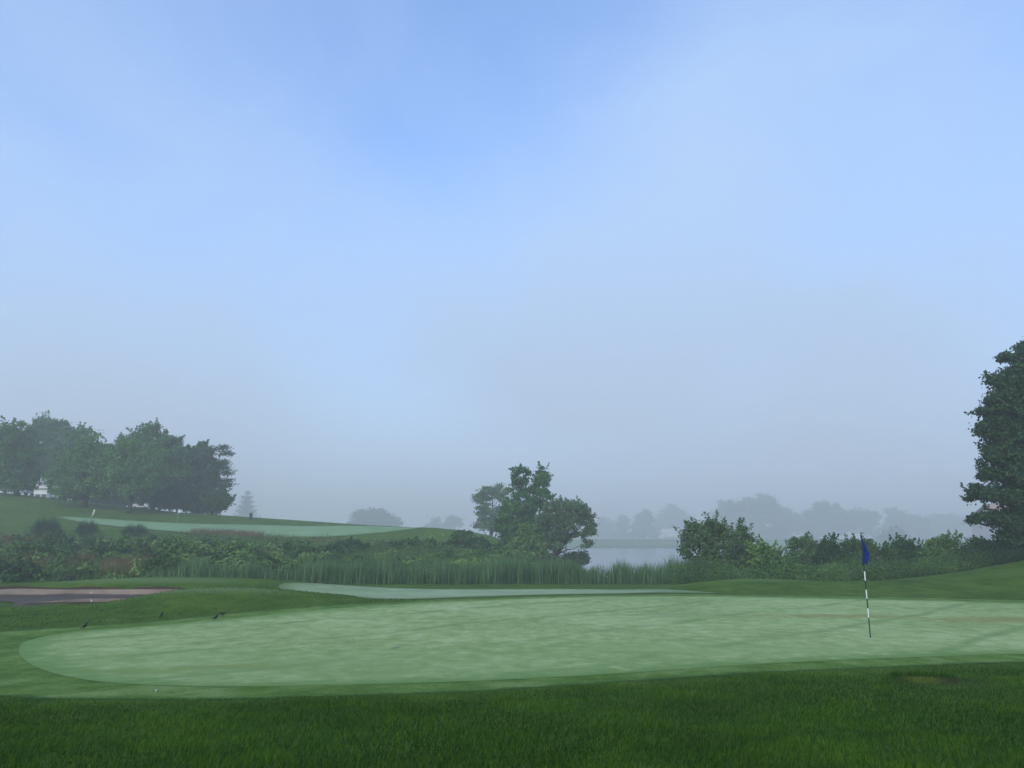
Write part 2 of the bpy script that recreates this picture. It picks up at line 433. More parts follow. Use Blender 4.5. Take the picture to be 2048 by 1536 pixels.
def sheet(name, poly, off, mat, step=.4, n=6, flat=None):
    P = smooth_poly(poly, n)
    x0, y0 = P.min(0); x1, y1 = P.max(0)
    X, Y = np.meshgrid(np.arange(x0, x1, step), np.arange(y0, y1, step))
    X = X.ravel() + R.uniform(-.1, .1, X.size) * step; Y = Y.ravel() + R.uniform(-.1, .1, Y.size) * step
    k = inside(P, X, Y)
    pts = [Vector((a, b)) for a, b in P] + [Vector((a, b)) for a, b in zip(X[k], Y[k])]
    m = len(P)
    v, e, f, *_ = delaunay_2d_cdt(pts, [], [list(range(m))], 1, 1e-4)
    v = np.array([(a.x, a.y) for a in v])
    z = tz(v[:, 0], v[:, 1]) + off if flat is None else np.full(len(v), flat)
    t = np.array([tuple(a) for a in f if len(a) == 3])
    # keep faces upward
    a, b, c = v[t[:, 0]], v[t[:, 1]], v[t[:, 2]]
    cr = (b[:, 0] - a[:, 0]) * (c[:, 1] - a[:, 1]) - (b[:, 1] - a[:, 1]) * (c[:, 0] - a[:, 0])
    t[cr < 0] = t[cr < 0][:, ::-1]
    o = MB().add(np.column_stack([v, z]), t=t).build(name, mat, smooth=True)
    dmin = np.full(len(v), 9.0)
    for p in P: dmin = np.minimum(dmin, np.hypot(v[:, 0] - p[0], v[:, 1] - p[1]))
    dmin[:m] = np.where(dmin[:m] < .02, 0, dmin[:m])
    a = o.data.attributes.new('rim', 'FLOAT', 'POINT'); a.data.foreach_set('value', dmin.astype(np.float32)[:len(o.data.vertices)])
    tag(o, kind='structure')
    return P

H = lambda pts: [hit(*p) for p in pts]
# outlines surveyed on the ground
fringe_pts = H([(0, 1264), (170, 1253), (330, 1241), (470, 1226), (620, 1213), (760, 1205.5)]) + H([(900, 1198.5), (1100, 1192), (1300, 1188.5), (1500, 1190), (1700, 1193), (1900, 1197), (2047, 1200)]) \
    + [(26, 25), (32, 22), (30, 17), (22, 15.0), (14, 13.9)] + H([(2047, 1326), (1900, 1331), (1700, 1339), (1488, 1348), (1200, 1368), (900, 1386), (560, 1397), (400, 1400), (100, 1399), (0, 1393)]) \
    + [(-10, 11.0), (-12.5, 13.5), (-13.2, 16.0)]
green_pts = H([(38, 1300), (58, 1282), (150, 1265), (330, 1250), (450, 1239), (600, 1223.5), (760, 1211), (900, 1203), (1100, 1195.5), (1300, 1192.5), (1500, 1194), (1700, 1198), (1900, 1202), (2047, 1206)]) \
    + [(25, 24), (30, 21.5), (28, 17.8), (21, 16.0), (14.5, 15.0)] + H([(2047, 1309), (1900, 1313), (1700, 1321), (1490, 1331), (1300, 1344), (1100, 1356), (900, 1365), (700, 1371), (540, 1374), (400, 1374), (270, 1370), (190, 1363), (125, 1352), (72, 1335), (45, 1317)])
FR = sheet('fringe', fringe_pts, .004, FRINGE, .35)
GR = sheet('putting_green', green_pts, .008, GREEN, .35)
green2_pts = [(-9.7, 32.6), (-8.4, 34.2), (-4.7, 35.3), (-.5, 36.2), (3.6, 36.3), (5.9, 33.8), (7.2, 31.7), (8.0, 30.6), (6.6, 31.2), (5.2, 31.8), (2.8, 31.0), (1.0, 30.2), (-1.9, 28.4), (-3.6, 26.6), (-4.7, 25.7), (-5.7, 26.8), (-7.4, 29.2)]
sheet('approach_green', green2_pts, .010, GREEN2, .4)
green3_pts = [at(px, Y)[0:1] + (Y,) for px, Y in [(108, 94.5), (160, 91.5), (280, 88), (400, 86), (520, 85), (640, 86), (760, 89), (850, 92.5), (820, 94.5), (700, 97.5), (560, 98), (480, 97), (400, 96), (300, 95.6), (180, 96)]]
sheet('hill_green', green3_pts, .06, GREEN3, .9)
sand_pts = [(-24, 31.0), (-20.5, 31.55), (-17, 31.8), (-14.2, 31.5), (-12.3, 30.8), (-11.7, 29.6), (-12.6, 28.2), (-14.5, 27.1), (-16.6, 26.55), (-17.7, 26.6), (-17.9, 27.6), (-18.3, 29.0), (-19.3, 29.9), (-21.5, 30.2), (-24.2, 30.2)]
SD = sheet('bunker_sand', sand_pts, .03, SAND, .25)
sheet('puddle', [(-17.2, 28.0), (-17.0, 29.3), (-16.2, 30.7), (-14.8, 31.3), (-13.0, 30.8), (-11.9, 29.6), (-12.6, 28.2), (-14.3, 26.9), (-16.0, 26.5), (-16.9, 26.9)], 0, PUDDLE, .6, flat=tz1(-16.0, 29.9) + .10)
# raw soil lip cut along the back edge of the bunker
mb = MB(); back = [p for p in SD if p[1] > 30.2]
back = np.array(sorted(back, key=lambda p: p[0]))
z0 = tz(back[:, 0], back[:, 1])
V = []
for (x, y), z in zip(back, z0):
    h = .11 + .03 * math.sin(x * 2.1) + .015 * math.sin(x * 7)
    V += [(x, y - .03, z - .02), (x, y + .10, z + h), (x, y + .5, z + h * .55)]
q = []
for i in range(len(back) - 1):
    for k in range(2):
        q.append((i * 3 + k, (i + 1) * 3 + k, (i + 1) * 3 + k + 1, i * 3 + k + 1))
q = np.array(q)
mb.add(V, q[0::2], mat=0); mb.add(V, q[1::2], mat=1)
tag(mb.build('bunker_lip', [SOIL, LAWN], smooth=True), kind='structure')
# lake
xl = np.arange(-200, 780, 20.0); yl = np.arange(44, 300, 8.0)
lx, ly = np.meshgrid(xl, yl); n1 = len(xl)
ii = np.arange(len(yl) - 1)[:, None] * n1 + np.arange(n1 - 1)[None, :]
o = MB().add(np.stack([lx, ly, 0 * lx - .95], -1).reshape(-1, 3), np.stack([ii, ii + 1, ii + n1 + 1, ii + n1], -1).reshape(-1, 4)).build('lake', WATER)
tag(o, kind='structure')

# ------------------------------------------------------------------ trees
def branch_pts(a, b, sag, n=6, wob=.04):
    a = np.asarray(a, float); b = np.asarray(b, float)
    L = np.linalg.norm(b - a)
    t = np.linspace(0, 1, n)[:, None]
    mid = (a + b) / 2 + np.array([0, 0, sag * L])
    p = (1 - t) ** 2 * a + 2 * t * (1 - t) * mid + t ** 2 * b
    p[1:-1] += R.normal(size=(n - 2, 3)) * wob * L
    return p

def tree(name, label, cat, x, y, lobes, leafm, barkm=BARK, group=None, trunk_r=.25, clump=.9, leaf=.22, dens=1.0, per=55, nlimb=22,
         flat=.55, z0=None, lean=(0, 0), stems=1, inner=.35, up=.35, aspect=.6, part='trunk', shoots=0, shoot_len=.5):
    """lobes: (X, Y, Z, rx, ry, rz) world ellipsoids that the limbs grow into"""
    zb = tz1(x, y) if z0 is None else z0
    base = np.array([x, y, zb])
    root = thing(name, label, cat, tuple(base), group)
    lobes = np.array(lobes, float)
    crown = MB(); C = []
    for l in lobes:
        area = (l[3] * l[5] + l[3] * l[4] + l[4] * l[5]) / 3 * 4 * math.pi
        n = max(4, int(area / (clump ** 2 * 2.0) * dens))
        d = unit(R.normal(size=(n, 3)))
        d[:, 2] = np.where(d[:, 2] < -.55, -d[:, 2] * .5, d[:, 2])
        f = R.uniform(inner, 1.0, n) ** .5 * R.uniform(.95, 1.18, n)
        c = l[:3] + d * l[3:6] * f[:, None]
        cr = clump * R.uniform(.55, 1.25, n) * np.minimum(1, min(l[3], l[5]) / clump)
        C.append(np.column_stack([c, d, cr]))
    C = np.concatenate(C)
    m = R.poisson(per, len(C)) + 6
    idx = np.repeat(np.arange(len(C)), m)
    off = R.normal(size=(len(idx), 3)) * .46
    off[:, 2] *= flat
    cc = C[idx, :3] + off * C[idx, 6:7]
    nr = .5 * C[idx, 3:6] + .5 * off + np.array([0, 0, up]) + R.normal(size=(len(idx), 3)) * .55
    keep = cc[:, 2] > tz(cc[:, 0], cc[:, 1]) + .03
    add_leaves(crown, cc[keep], nr[keep], leaf, aspect)
    if shoots:
        w_ = lobes[:, 3] * lobes[:, 5]; li = R.choice(len(lobes), shoots, p=w_ / w_.sum())
        d = unit(R.normal(size=(shoots, 3)) * np.array([1, 1, .6]) + np.array([0, 0, .55]))
        st = lobes[li, :3] + d * lobes[li, 3:6] * .88
        dr = unit(d * .7 + np.array([0, 0, .75]) + R.normal(size=(shoots, 3)) * .25)
        ln = shoot_len * R.uniform(.35, 1.15, shoots)
        kk = 26; t = np.tile(np.linspace(0, 1, kk), shoots); ix = np.repeat(np.arange(shoots), kk)
        pp = st[ix] + dr[ix] * (ln[ix] * t)[:, None] + R.normal(size=(len(ix), 3)) * (.16 * shoot_len * (1.15 - t))[:, None]
        pp = pp[pp[:, 2] > tz(pp[:, 0], pp[:, 1]) + .05]
        add_leaves(crown, pp, R.normal(size=(len(pp), 3)) + np.array([0, 0, .4]), leaf * .9, aspect)
    crown.build('crown' if part == 'trunk' else 'foliage', leafm, root, origin=base)
    # trunk and limbs
    tr = MB()
    top = np.array([np.average(lobes[:, 0], weights=lobes[:, 3]), np.average(lobes[:, 1], weights=lobes[:, 3]), lobes[:, 2].max()])
    axis = []
    for s in range(stems):
        if stems == 1:
            b0 = base + np.array([0, 0, -.15]); t1 = top
        else:
            a = 2 * math.pi * s / stems + .4
            b0 = base + np.array([math.cos(a) * trunk_r * 1.5, math.sin(a) * trunk_r * 1.5, -.1])
            li = lobes[s % len(lobes)]
            t1 = li[:3] + np.array([0, 0, li[5] * .6])
        P = branch_pts(b0, t1, 0, 9, .012)
        P[:, 0] += lean[0] * np.sin(np.linspace(0, np.pi, 9)); P[:, 1] += lean[1] * np.sin(np.linspace(0, np.pi, 9))
        rr = trunk_r * np.linspace(1, .16, 9); rr[0] *= 1.35
        tube(tr, P, rr, 8); axis.append((P, rr))
    sel = C[R.choice(len(C), min(nlimb, len(C)), replace=False)]
    for c in sel:
        P, rr = axis[R.integers(len(axis))]
        hz = np.clip((c[2] - zb) / max(P[-1, 2] - zb, .1) - R.uniform(.12, .3), .12, .92)
        k = hz * 8; i = int(k); f = k - i
        a = P[i] * (1 - f) + P[min(i + 1, 8)] * f
        r0 = (rr[i] * (1 - f) + rr[min(i + 1, 8)] * f) * .55
        tube(tr, branch_pts(a, c[:3], .08, 6, .03), r0 * np.linspace(1, .2, 6), 5, cap=False)
    tr.build(part, barkm, root, smooth=True, origin=base)
    return root

def lob(Y, L, dy=0.0, depth=.9):
    """lobes listed as survey readings (px, py, half width, half height[, depth offset]) at distance Y"""
    out = []
    for l in L:
        yy = Y + (l[4] if len(l) > 4 else 0) + dy
        X, Z = at(l[0], yy, l[1]); s = yy / F * .985
        rx, rz = l[2] * s, l[3] * s
        out.append((X, yy, Z, rx, max(rx, rz * .6) * depth, rz))
    return out

G1 = 'trees on the left hill'
def hill_tree(label, px, Y, L, leafm, **kw):
    x = at(px, Y)[0]
    kw.setdefault('leaf', .20); kw.setdefault('clump', .85); kw.setdefault('flat', .75); kw.setdefault('up', .15); kw.setdefault('per', 60); kw['dens'] = kw.get('dens', 1) * .72; kw.setdefault('inner', .2); kw.setdefault('trunk_r', .32)
    kw.setdefault('shoots', 150); kw.setdefault('shoot_len', 1.5); nm = kw.pop('name', 'broadleaf_tree')
    return tree(nm, label, 'tree', x, Y, lob(Y, L), leafm, group=G1, **kw)

hill_tree('dense dark broadleaf tree with low foliage at the left end of the hilltop wood', 22, 110,
          [(20, 880, 48, 42), (40, 920, 38, 45), (5, 940, 50, 45), (45, 955, 30, 22), (-20, 910, 35, 50), (22, 966, 48, 20)], LF_OAK, dens=1.25)
hill_tree('hazy grey green tree whose round top rises just right of the leftmost dark tree', 103, 138,
          [(100, 862, 34, 28), (82, 885, 28, 32), (122, 885, 28, 30), (100, 915, 40, 28), (130, 915, 25, 30)], LF_OAK, dens=1.0, leaf=.24)
hill_tree('hazy tree with an uneven top showing between two taller crowns left of the pointed tree', 150, 130,
          [(150, 878, 22, 24), (140, 905, 28, 32), (165, 910, 25, 30), (150, 945, 38, 30)], LF_OAK, dens=1.0, leaf=.24)
hill_tree('brighter green tree with a pointed top and skirt near the left pale flagstick', 163, 105,
          [(185, 885, 13, 22), (172, 905, 24, 28), (200, 915, 14, 24), (150, 935, 34, 30), (185, 945, 32, 34), (125, 958, 30, 26), (165, 980, 50, 24), (200, 975, 22, 25), (150, 992, 28, 12)], LF_LIGHT, dens=1.15, barkm=BARK)
hill_tree('light round topped tree on a short dark trunk before the dome shaped tree', 253, 104,
          [(265, 908, 32, 24), (240, 925, 28, 28), (290, 930, 30, 28), (262, 950, 45, 32), (232, 965, 28, 26), (300, 965, 28, 26), (260, 979, 46, 14)], LF_LIGHT, dens=1.15, aspect=.7)
hill_tree('tallest dome shaped tree, standing behind the light round topped tree', 300, 117,
          [(298, 878, 34, 28), (270, 893, 30, 24), (332, 895, 34, 30), (250, 915, 22, 20), (355, 915, 24, 28), (305, 925, 60, 34), (340, 955, 40, 40), (300, 985, 55, 28), (350, 990, 36, 26), (222, 912, 14, 20)], LF_OAK, dens=1.1, leaf=.24)
hill_tree('dark hazy tree with foliage down to the ground, next to the sparse pine', 393, 121,
          [(398, 915, 24, 24), (378, 935, 28, 30), (412, 945, 20, 34), (390, 970, 36, 36), (395, 1003, 36, 24), (370, 1000, 26, 22)], LF_DARK, dens=1.15, leaf=.34)
hill_tree('small dark understorey tree between the dome shaped tree and the dark hazy tree', 350, 113,
          [(350, 995, 32, 24), (330, 1005, 24, 16), (370, 1008, 20, 16)], LF_DARK, dens=1.1, trunk_r=.14)
hill_tree('low rounded thicket at the foot of the sparse pine', 437, 112,
          [(437, 1003, 16, 16), (428, 1013, 18, 12), (445, 1010, 12, 14)], LF_SHRUB, clump=.8, dens=1.0, trunk_r=.1, name='leafy_thicket')
hill_tree('dim tree trunk and crown in the gap behind the pointed and leftmost trees', 75, 150,
          [(75, 940, 26, 20), (60, 925, 22, 24), (95, 935, 22, 20)], LF_DARK, leaf=.4, dens=.8)

hill_tree('long dark thicket closing the view between the trunks of the hilltop wood', 250, 138,
          [(150, 985, 30, 22), (190, 995, 34, 20), (230, 998, 34, 20), (270, 1000, 36, 20), (310, 1003, 36, 20), (350, 1006, 36, 20), (395, 1012, 36, 18), (415, 1018, 22, 14), (115, 975, 18, 14), (50, 975, 14, 12), (15, 972, 30, 14)], LF_DARK, name='thicket', leaf=.34, dens=1.2, trunk_r=.12, stems=6)
# pine with long level limbs on its right
def pine():
    Y = 112; px = 423
    x, _ = at(px, Y, 1028); zb = tz1(x, Y)
    root = thing('pine_tree', 'sparse pine with long level limbs reaching right beside the hilltop wood', 'tree', (x, Y, zb), G1)
    tr = MB(); cr = MB()
    zt = at(px, Y, 895)[1]
    P = branch_pts((x, Y, zb - .2), (x + .5, Y, zt), 0, 9, .008)
    tube(tr, P, .26 * np.linspace(1, .15, 9), 7)
    limbs = [(897, 450, 895), (912, 463, 905), (918, 395, 912), (926, 456, 925), (938, 452, 936), (945, 398, 944), (950, 467, 945), (962, 462, 962), (972, 448, 972), (970, 400, 972), (985, 466, 968), (992, 445, 984), (900, 405, 898), (935, 440, 925), (1000, 440, 1000)]
    for ya, pb, yb in limbs:
        a = np.array([x + .3, Y, at(px, Y, ya)[1]])
        for k in range(2):
            yy = Y + R.uniform(-2, 2)
            bx, bz = at(pb + R.uniform(-4, 4), yy, yb + R.uniform(-2, 2))
            b = np.array([bx, yy, bz])
            p = branch_pts(a, b, .06, 7, .015); tube(tr, p, .07 * np.linspace(1, .25, 7), 5, cap=False)
            for t in R.uniform(.35, 1.0, 7):
                c = p[int(t * 6)] + R.normal(size=3) * (.25, .3, .12)
                n = 24
                off = R.normal(size=(n, 3)) * (.36, .4, .16)
                add_leaves(cr, c + off, R.normal(size=(n, 3)) + np.array([0, 0, .8]), .20, .28)
    cr.build('crown', LF_PINE, root, origin=(x, Y, zb)); tr.build('trunk', BARK, root, True, (x, Y, zb))
pine()

def conifer(label, px, Y, ptop, pbase, halfw, group, leafm=LF_PINE, rows=9):
    x, zt = at(px, Y, ptop); zb = min(tz1(x, Y), at(px, Y, pbase)[1])
    root = thing('spruce_tree', label, 'tree', (x, Y, zb), group)
    tr = MB(); cr = MB(); Ht = zt - zb; W = halfw * Y / F
    tube(tr, branch_pts((x, Y, zb - .1), (x, Y, zt), 0, 7, .004), .12 * Ht / 5 * np.linspace(1, .1, 7), 7)
    for i in range(rows):
        f = (i + .3) / rows
        z = zb + Ht * (.10 + .88 * f); r = W * (1.05 - f) * R.uniform(.8, 1.25)
        for k in range(9):
            a = R.uniform(0, 2 * np.pi); rr = r * R.uniform(.7, 1.15)
            p = branch_pts((x, Y, z), (x + math.cos(a) * rr, Y + math.sin(a) * rr, z + Ht * .05), -.1, 5, .02)
            tube(tr, p, .03 * np.linspace(1, .3, 5), 4, cap=False)
            for q in range(1, 5):
                n = 20
                add_leaves(cr, p[q] + R.normal(size=(n, 3)) * np.array([.30, .30, .16]) * W * (1.1 - f) * .7, R.normal(size=(n, 3)) + np.array([0, 0, .7]), .024 * Ht, .3)
    cr.build('crown', leafm, root, origin=(x, Y, zb)); tr.build('trunk', BARK, root, True, (x, Y, zb))
conifer('lone pale misty spruce standing apart right of the hilltop wood', 495, 520, 981, 1046, 30, 'lone trees beyond the hill green')
x, y = at(498.5, 106)[0], 106.0; zb = tz1(x, y)
mb = MB(); tube(mb, [(x, y, zb - .1), (x, y, zb + .5), (x, y, zb + .8)], [.2, .2, .18], 10); box(mb, (x, y, zb + .83), (.44, .44, .06))
tag(mb.build('litter_bin', plain_mat('dark_bin', (.02, .025, .022)), origin=(x, y, zb)), 'small dark litter bin on the hill edge in front of the misty spruce', 'bin')

tree('round_bush', 'wide domed bush rising out of the mist beyond the right end of the hill green', 'bush', at(745, 540)[0], 540,
     lob(540, [(745, 1048, 44, 26), (718, 1054, 24, 16), (775, 1050, 24, 18), (740, 1042, 30, 20), (745, 1064, 48, 14)]), LF_DARK, group='lone trees beyond the hill green', leaf=1.0, clump=3.4, dens=1.1, trunk_r=.4, stems=3)

# clump by the water in the middle
G2 = 'trees on the bank by the water'
tree('broadleaf_tree', 'paler hazier tree at the left rear of the clump by the lake', 'tree', at(985, 128)[0], 128,
     lob(128, [(985, 988, 26, 20), (968, 1003, 22, 18), (1003, 995, 18, 22), (962, 1022, 14, 14), (985, 1030, 30, 24), (970, 1052, 20, 18), (1000, 1055, 22, 20)]), LF_WILLOW, group=G2, leaf=.22, clump=.85, dens=.6, per=62, trunk_r=.26)
tree('broadleaf_tree', 'tallest dark tree of the waterside clump with a forked twin top', 'tree', at(1062, 83)[0], 83,
     lob(83, [(1043, 946, 17, 14), (1040, 970, 17, 18), (1084, 950, 13, 16), (1080, 976, 18, 18), (1048, 995, 22, 16), (1088, 994, 18, 14), (1060, 1015, 36, 18), (1028, 1030, 30, 24), (1015, 1055, 26, 26), (1060, 1050, 38, 26), (1030, 1078, 34, 16), (1075, 1080, 30, 26)]), LF_OAK, group=G2, leaf=.155, clump=.52, dens=.72, per=62, trunk_r=.26, shoots=140, shoot_len=.9)
tree('willow_tree', 'broad round grey green tree overhanging the lake at the right of the waterside clump', 'tree', at(1108, 79)[0], 79,
     lob(79, [(1115, 1022, 26, 18), (1145, 1022, 24, 18), (1168, 1040, 18, 20), (1135, 1050, 32, 22), (1100, 1055, 30, 32), (1176, 1066, 12, 12), (1160, 1070, 14, 9), (1115, 1085, 28, 24), (1172, 1088, 10, 12), (1088, 1090, 20, 20)]), LF_WILLOW, group=G2, leaf=.14, clump=.50, dens=.68, per=66, trunk_r=.16, shoots=200, shoot_len=.9, stems=4, nlimb=60)
tree('sapling', 'yellow green sapling in front of the tall forked tree', 'tree', at(1053, 70)[0], 70,
     lob(70, [(1050, 1068, 13, 12), (1038, 1085, 14, 12), (1066, 1088, 16, 14), (1050, 1102, 22, 13), (1080, 1105, 10, 10)]), LF_SHRUB_P, group=G2, leaf=.15, clump=.45, dens=.8, trunk_r=.06, shoots=60, shoot_len=.7, stems=3)
tree('leafy_shrub', 'low dim shrub leaning over the water under the round tree', 'shrub', at(1152, 82)[0], 82,
     lob(82, [(1155, 1118, 22, 14), (1138, 1124, 20, 12), (1168, 1124, 10, 9)]), LF_SHRUB, group=G2, leaf=.18, clump=.5, trunk_r=.07, stems=4, part='stem')
tree('leafy_shrub', 'rounded shrub on the skyline of the bank just left of the waterside clump', 'shrub', at(930, 74)[0], 74,
     lob(74, [(930, 1078, 26, 15), (908, 1084, 14, 10), (950, 1086, 18, 12)]), LF_SHRUB, group=G2, leaf=.16, clump=.45, trunk_r=.05, stems=4, part='stem', up=.7)

# shrubs behind the green on the right
G3 = 'shrubs behind the putting green'
def shrub(label, px, Y, L, leafm=LF_SHRUB, **kw):
    kw.setdefault('leaf', .105); kw.setdefault('clump', .34); kw.setdefault('trunk_r', .05); kw.setdefault('stems', 5)
    kw.setdefault('shoots', 55); kw.setdefault('shoot_len', .75)
    nm = kw.pop('name', 'leafy_shrub')
    tree(nm, label, 'shrub', at(px, Y)[0], Y, lob(Y, L), leafm, group=G3, part='stem', flat=.8, up=.5, nlimb=30, **kw)
shrub('biggest shrub, airy and wide, at the left end of the row beside the lake gap', 1415, 46,
      [(1400, 1062, 24, 18), (1425, 1058, 20, 16), (1378, 1072, 14, 12), (1440, 1070, 18, 18), (1400, 1092, 34, 22), (1438, 1098, 28, 24), (1376, 1106, 12, 12), (1415, 1126, 32, 20), (1445, 1136, 26, 18)], LF_WILLOW, dens=.75, leaf=.12, aspect=.4, trunk_r=.07, name='tall_shrub')
shrub('narrow upright shrub touching the right side of the biggest shrub', 1483, 48,
      [(1482, 1064, 10, 13), (1474, 1082, 15, 14), (1494, 1084, 13, 12), (1482, 1108, 22, 20), (1470, 1130, 24, 18)], LF_WILLOW, dens=.9, leaf=.12, aspect=.4)
shrub('pale green low shrub just right of the narrow upright shrub', 1530, 47,
      [(1515, 1104, 16, 12), (1540, 1112, 18, 14), (1525, 1132, 32, 20)], LF_SHRUB_P)
shrub('brown tinged feathery shrub with a square top in the middle of the row', 1606, 50,
      [(1598, 1090, 14, 12), (1616, 1088, 14, 11), (1630, 1102, 12, 12), (1605, 1115, 28, 18), (1595, 1138, 34, 18)], LF_WILLOW, dens=.8)
shrub('dark upright shrub directly left of the blue flag', 1660, 49,
      [(1660, 1092, 12, 12), (1652, 1110, 16, 14), (1672, 1112, 14, 14), (1660, 1136, 28, 20)], LF_DARK, dens=.95)
shrub('bushy shrub with a tufted top directly behind the blue flag', 1712, 50,
      [(1706, 1092, 16, 13), (1728, 1098, 16, 14), (1695, 1112, 18, 16), (1722, 1122, 26, 18), (1705, 1142, 34, 16)], LF_SHRUB)
shrub('lower drooping shrub right of the blue flag before the dark forked shrub', 1762, 48,
      [(1758, 1108, 16, 12), (1774, 1118, 14, 13), (1762, 1138, 26, 18)], LF_SHRUB)
shrub('dark spreading shrub with a forked top beside the gap showing the far lawn', 1806, 50,
      [(1798, 1096, 14, 12), (1818, 1094, 14, 11), (1832, 1108, 12, 12), (1804, 1115, 26, 18), (1815, 1140, 32, 18)], LF_DARK, dens=.9)
shrub('pale spiky shrub with radiating twigs right of the gap showing the far lawn', 1886, 47,
      [(1876, 1088, 16, 12), (1900, 1088, 16, 12), (1886, 1108, 30, 16), (1872, 1132, 28, 18), (1905, 1134, 24, 18)], LF_SHRUB_P, dens=.75)
shrub('wide green shrub on the slope left of the tall maple foot', 1958, 46,
      [(1950, 1098, 20, 13), (1972, 1096, 20, 14), (1955, 1120, 34, 18), (1985, 1118, 24, 18)], LF_SHRUB)
shrub('shrub under the tall maple at the right edge of the picture', 2030, 46,
      [(2010, 1100, 20, 14), (2040, 1098, 24, 16), (2070, 1100, 26, 20), (2025, 1118, 36, 16)], LF_SHRUB, dens=.8)
conifer('tiny dark spruce peeking over the shrubs left of the tall maple', 1952, 62, 1070, 1112, 12, G3, LF_DARK, 7)

# tall maple at the right edge
mx_, my_ = at(2118, 40)[0], 40.0
tree('maple_tree', 'tall dark maple with layered drooping foliage cut by the right edge of the picture', 'tree', mx_, my_,
     lob(40, [(2075, 716, 32, 28), (2036, 696, 12, 12), (2052, 705, 20, 18), (2018, 718, 16, 15), (2150, 700, 50, 40), (2055, 755, 48, 26), (1990, 765, 22, 16), (2005, 800, 34, 20), (1966, 826, 20, 12), (2080, 810, 60, 42), (1985, 852, 36, 18), (1966, 868, 20, 12),
                (2040, 880, 60, 34), (1995, 905, 26, 16), (2110, 880, 60, 60), (1985, 948, 26, 13), (2025, 950, 44, 22), (1945, 980, 18, 12), (1975, 990, 40, 16), (2040, 995, 50, 22), (2100, 960, 60, 50),
                (1955, 1038, 22, 10), (1978, 1034, 28, 12), (2025, 1046, 40, 18), (2060, 1075, 50, 22), (2030, 1080, 30, 14), (2120, 1050, 60, 40), (2190, 800, 60, 90), (2190, 960, 70, 80), (2080, 760, 60, 40), (2050, 830, 70, 50), (2040, 925, 60, 40), (2075, 1010, 70, 50), (2030, 830, 36, 40), (2024, 765, 26, 24), (2025, 880, 36, 30)]),
     LF_MAPLE, BARK, trunk_r=.34, clump=.46, leaf=.085, dens=1.1, per=115, flat=.8, nlimb=70, inner=.12, up=.2, shoots=320, shoot_len=.6, aspect=.75)

# far trees across the lake
G4 = 'misty trees across the lake'
def far_tree(label, px, Y, L, leafm=LF_OAK, **kw):
    kw.setdefault('dens', 1.3); Y *= 2.0
    tree('distant_tree', label, 'tree', at(px, Y)[0], Y, lob(Y, L), leafm, group=G4, leaf=1.3, clump=4.7, per=45, nlimb=10, trunk_r=.45, flat=.7, **kw)
far_tree('faintest misty tree right beside the round waterside tree', 1205, 420, [(1205, 1062, 26, 26), (1190, 1072, 18, 18)])
far_tree('narrow faint tree at the left of the conical misty tree', 1247, 380, [(1247, 1058, 13, 22), (1247, 1074, 15, 14)])
far_tree('conical misty tree left of the pale lakeside house', 1287, 350, [(1287, 1042, 16, 20), (1287, 1065, 25, 26), (1276, 1072, 16, 16)])
far_tree('faint tall tree rising behind the pale lakeside house', 1345, 430, [(1345, 1030, 22, 20), (1332, 1050, 24, 24), (1362, 1050, 22, 24)])
far_tree('square shouldered misty tree behind the biggest shrub', 1455, 330, [(1455, 1016, 20, 15), (1445, 1035, 16, 24), (1462, 1050, 24, 34)])
far_tree('broadest and tallest misty tree beside the square shouldered one', 1516, 325, [(1520, 1008, 26, 16), (1498, 1018, 24, 18), (1535, 1022, 22, 22), (1515, 1048, 40, 36), (1515, 1070, 40, 18)])
far_tree('small misty tree tucked against the right of the broadest far tree', 1568, 335, [(1568, 1026, 13, 12), (1566, 1048, 16, 24), (1568, 1070, 18, 16)])
far_tree('low misty tree in the dip left of the domed far tree', 1598, 340, [(1598, 1040, 16, 13), (1598, 1062, 22, 22)])
far_tree('domed misty tree with an even rounded top left of the blue flag', 1653, 330, [(1654, 1022, 26, 18), (1632, 1036, 20, 20), (1676, 1036, 20, 20), (1652, 1060, 42, 28)])
far_tree('flat topped misty tree rising right behind the blue flag', 1722, 340, [(1712, 1034, 18, 14), (1738, 1036, 18, 14), (1724, 1058, 34, 26)])
far_tree('thin crowned misty tree with a ragged top right of the flat topped one', 1783, 345, [(1780, 1026, 10, 9), (1790, 1030, 8, 12), (1784, 1046, 16, 14), (1784, 1064, 22, 18)], dens=.9)
far_tree('misty tree with a sloping crown above the gap in the shrub row', 1830, 350, [(1818, 1042, 20, 16), (1840, 1050, 18, 18), (1828, 1066, 32, 20)])
far_tree('fainter wide tree at the right of the far row beside the maple leaves', 1890, 390, [(1880, 1048, 26, 16), (1908, 1052, 24, 18), (1892, 1068, 42, 18)])
far_tree('faint far tree half hidden behind the low maple limbs', 1962, 385, [(1955, 1050, 26, 18), (1975, 1056, 26, 18), (1962, 1070, 40, 16)])
far_tree('dark low misty bush on the far lawn right of the blue flag', 1788, 235, [(1788, 1072, 18, 14), (1776, 1080, 18, 11), (1800, 1082, 16, 10)], LF_DARK)
far_tree('faint tree above the bank skyline left of the waterside clump', 905, 330, [(905, 1052, 14, 20), (892, 1062, 12, 14)])
far_tree('second faint tree above the bank, nearer the wide domed bush', 868, 345, [(868, 1056, 14, 16), (850, 1066, 14, 12)])

